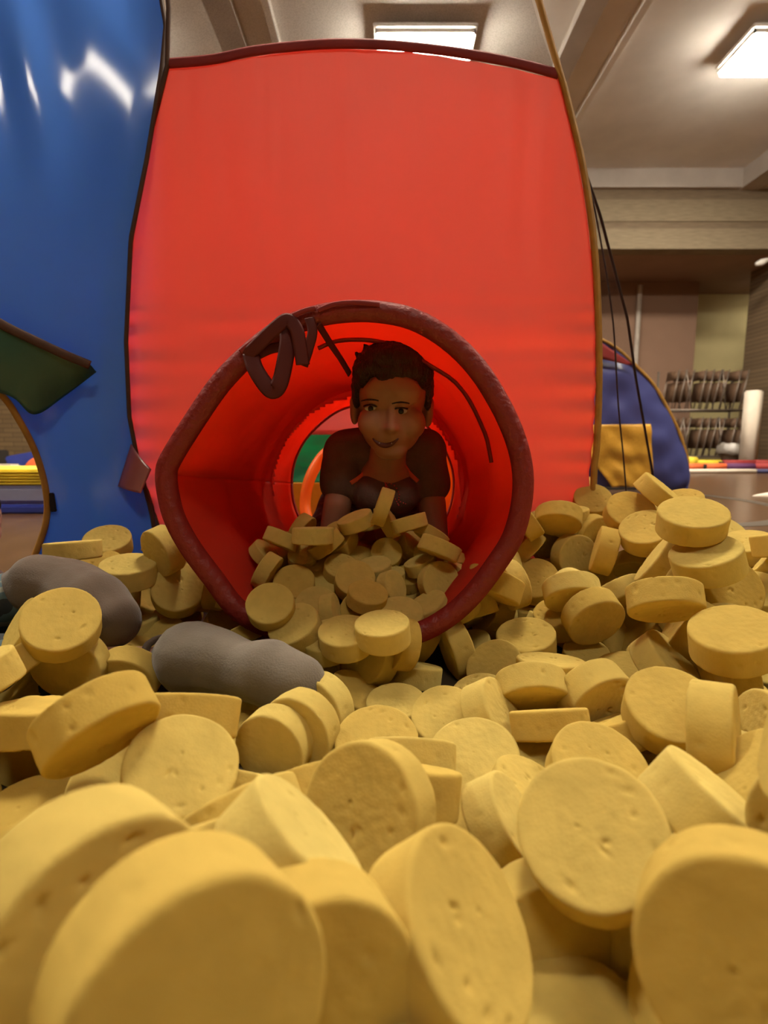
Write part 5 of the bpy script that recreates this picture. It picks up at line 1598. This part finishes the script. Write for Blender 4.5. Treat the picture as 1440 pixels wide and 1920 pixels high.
# rubbish bin with clear liner
p = on_y(1370, 850, 9.3)
bn = empty('rubbish_bin', (p.x, 9.3, 0), 'small grey waste bin with clear liner, in front of the cream wall', 'bin')
def lathe(prof, seg=24):
    b = NB(); rr = [[b.verts.new((r * math.cos(2 * PI * k / seg), r * math.sin(2 * PI * k / seg), z)) for k in range(seg)] for r, z in prof]
    for A, B in zip(rr, rr[1:]):
        for k in range(seg): b.faces.new((A[k], A[(k + 1) % seg], B[(k + 1) % seg], B[k]))
    b.faces.new(rr[0][::-1]); return b
obj('bin_body', lathe([(.13, 0), (.17, .36), (.178, .36), (.165, .34), (.12, .01)]), M['bin_wall'], bn)
b = lathe([(.168, .355), (.21, .33), (.23, .22), (.19, .17), (.178, .18), (.19, .24), (.18, .36), (.16, .37)])
for v in b.verts: v.co += Vector((nz(v.co, 12), nz(v.co, 12, 3), nz(v.co, 9, 5))) * .03
obj('bin_liner', b, M['bag'], bn)
# folding chairs hung on a two-tier trolley
p0 = on_y(1310, 850, 10.2)
tr = empty('chair_trolley', (p0.x, 10.2, 0), 'two-tier metal trolley carrying dark folding chairs against the cream wall', 'trolley')
for z in (.12, .98):
    b = NB()
    for y in (-.22, .22): tube(b, [(-.75, y, z), (.66, y, z)], .018, 8)
    for x in (-.75, .66): tube(b, [(x, -.22, z), (x, .22, z)], .018, 8)
    obj('rail', b, M['metal'], tr)
for x in (-.75, .66):
    obj('upright', tube(NB(), [(x, .22, .06), (x, .22, 1.72)], .02, 8), M['metal'], tr)
for x in (-.7, .62): 
    for y in (-.2, .2): obj('wheel', tube(NB(), [(x - .02, y, .05), (x + .02, y, .05)], .05, 12), M['black'], tr)
def chair_parts(root, lean):
    Rm = Matrix.Rotation(lean, 4, 'Y')
    def tr_(b): bmesh.ops.transform(b, matrix=Rm, verts=b.verts[:]); return b
    for sy in (-.19, .19):
        obj('leg', tr_(tube(NB(), [(0, sy, 0), (.01, sy, .72)], .011, 8)), M['metal'], root)
    obj('seat', tr_(bx((.03, 0, .32), (.022, .36, .36), bevel=.008)), M['chair_brown'], root)
    obj('backrest', tr_(bx((-.005, 0, .62), (.02, .36, .17), bevel=.008)), M['chair_brown'], root)
grp = 'folding chairs stacked on the far trolley'
def dup(root, loc, rz):
    r = root.copy(); COL.objects.link(r); r.location = loc; r.rotation_euler = (0, 0, rz)
    for ch in list(root.children): c = ch.copy(); COL.objects.link(c); c.parent = r
    return r
ch0 = None; tiers = ((.14, 'lower'), (1.0, 'upper'))
for z, tn in tiers:
    for i in range(11):
        x = -.68 + i * .125; loc = (p0.x + x, 10.2, z)
        lb = 'folded dark brown chair on the %s tier of the trolley, %s' % (tn, ('leftmost one', 'second from left', 'third from left', 'fourth from left', 'fifth from left', 'middle one', 'fifth from right', 'fourth from right', 'third from right', 'second from right', 'rightmost one')[i])
        if ch0 is None:
            ch0 = empty('folding_chair', loc); chair_parts(ch0, .10); r = ch0
        else: r = dup(ch0, loc, 0)
        r.rotation_euler = (0, (i % 4 - 1.5) * .02 + .06, PI if i % 5 == 3 else 0)
        tag(r, lb, 'chair', grp)
# small lamp on the pier, top right
p = on_y(1428, 492, 9.95)
o = obj('wall_light', tube(NB(), [(-.10, 0, -.03), (0, 0, .0), (.12, 0, .05)], [.03, .06, .035], 12), M['lamp_frame']); o.location = p; tag(o, 'small white fitting high on the dark brick pier', 'wall light')
# pipe at left of recess
struct('trim_21', tube(NB(), [(5.45, 11.88, 0), (5.45, 11.88, 3.7)], .05, 10), M['pipe'])
# ------------------------------------------------------------------ left background mats, seen through the blue arch
def mat_box(name, x0, x1, y0, y1, z0, z1, m, label, ribs=False):
    b = NB(); box(b, ((x0 + x1) / 2, (y0 + y1) / 2, (z0 + z1) / 2), (x1 - x0, y1 - y0, z1 - z0), bevel=min(.02, (z1 - z0) * .2))
    if ribs:
        k = int((z1 - z0) / .016)
        for i in range(k): box(b, ((x0 + x1) / 2, y0 - .004, z0 + .010 + i * .016), (x1 - x0 - .02, .012, .009), bevel=.002)
    o = obj(name, b, M[m], smooth=False); return tag(o, label, 'foam block')
mat_box('foam_block', -2.75, -1.70, 2.95, 3.6, .0, .05, 'mat_blue', 'flat blue mat on the floor behind the arch, lowest of the stack')
mat_box('foam_block', -2.75, -1.72, 2.98, 3.5, .052, .155, 'mat_greyblue', 'grey-blue vinyl block below the ribbed yellow one')
mat_box('foam_block', -2.60, -1.74, 3.0, 3.5, .157, .245, 'foam_yellow', 'ribbed bright yellow foam block, seen through blue arch', True)
b = tube(NB(), [(0, -.16, 0), (0, .16, 0)], .15, 28)
for v in b.verts: v.co.z = max(v.co.z, -.02)
o = obj('foam_roll', b, M['foam_orange']); o.location = (-2.52, 3.72, .02); o.location = (-2.42, 3.95, .15); tag(o, 'orange rounded foam piece behind the yellow block', 'foam block')
for v in o.data.vertices: v.co.z = v.co.z if v.co.z > -.01 else -.15
mat_box('foam_block', -4.1, -2.45, 4.6, 5.2, 0, .17, 'mat_greyblue', 'wide grey-blue mat behind the orange foam piece')
mat_box('foam_block', -5.6, -4.95, 7.1, 7.3, 0, .10, 'foam_white', 'white foam beam on the far left floor')
mat_box('foam_block', -4.92, -4.2, 7.0, 7.2, 0, .08, 'foam_white', 'white foam beam right of its twin, far left floor')
mat_box('foam_block', -5.6, -5.0, 6.9, 7.05, 0, .05, 'foam_navy', 'navy foam strip in front of far white beams')
o = mat_box('foam_block', -.3, .3, -.2, .2, 0, .22, 'mat_blue', 'tilted dark blue block by the far left wall'); o.location = (-5.2, 8.0, .03); o.rotation_euler = (0, -.2, .3)
mat_box('foam_block', -6.2, -5.72, 7.9, 8.2, 0, .28, 'black', 'black box standing at the far left wall')
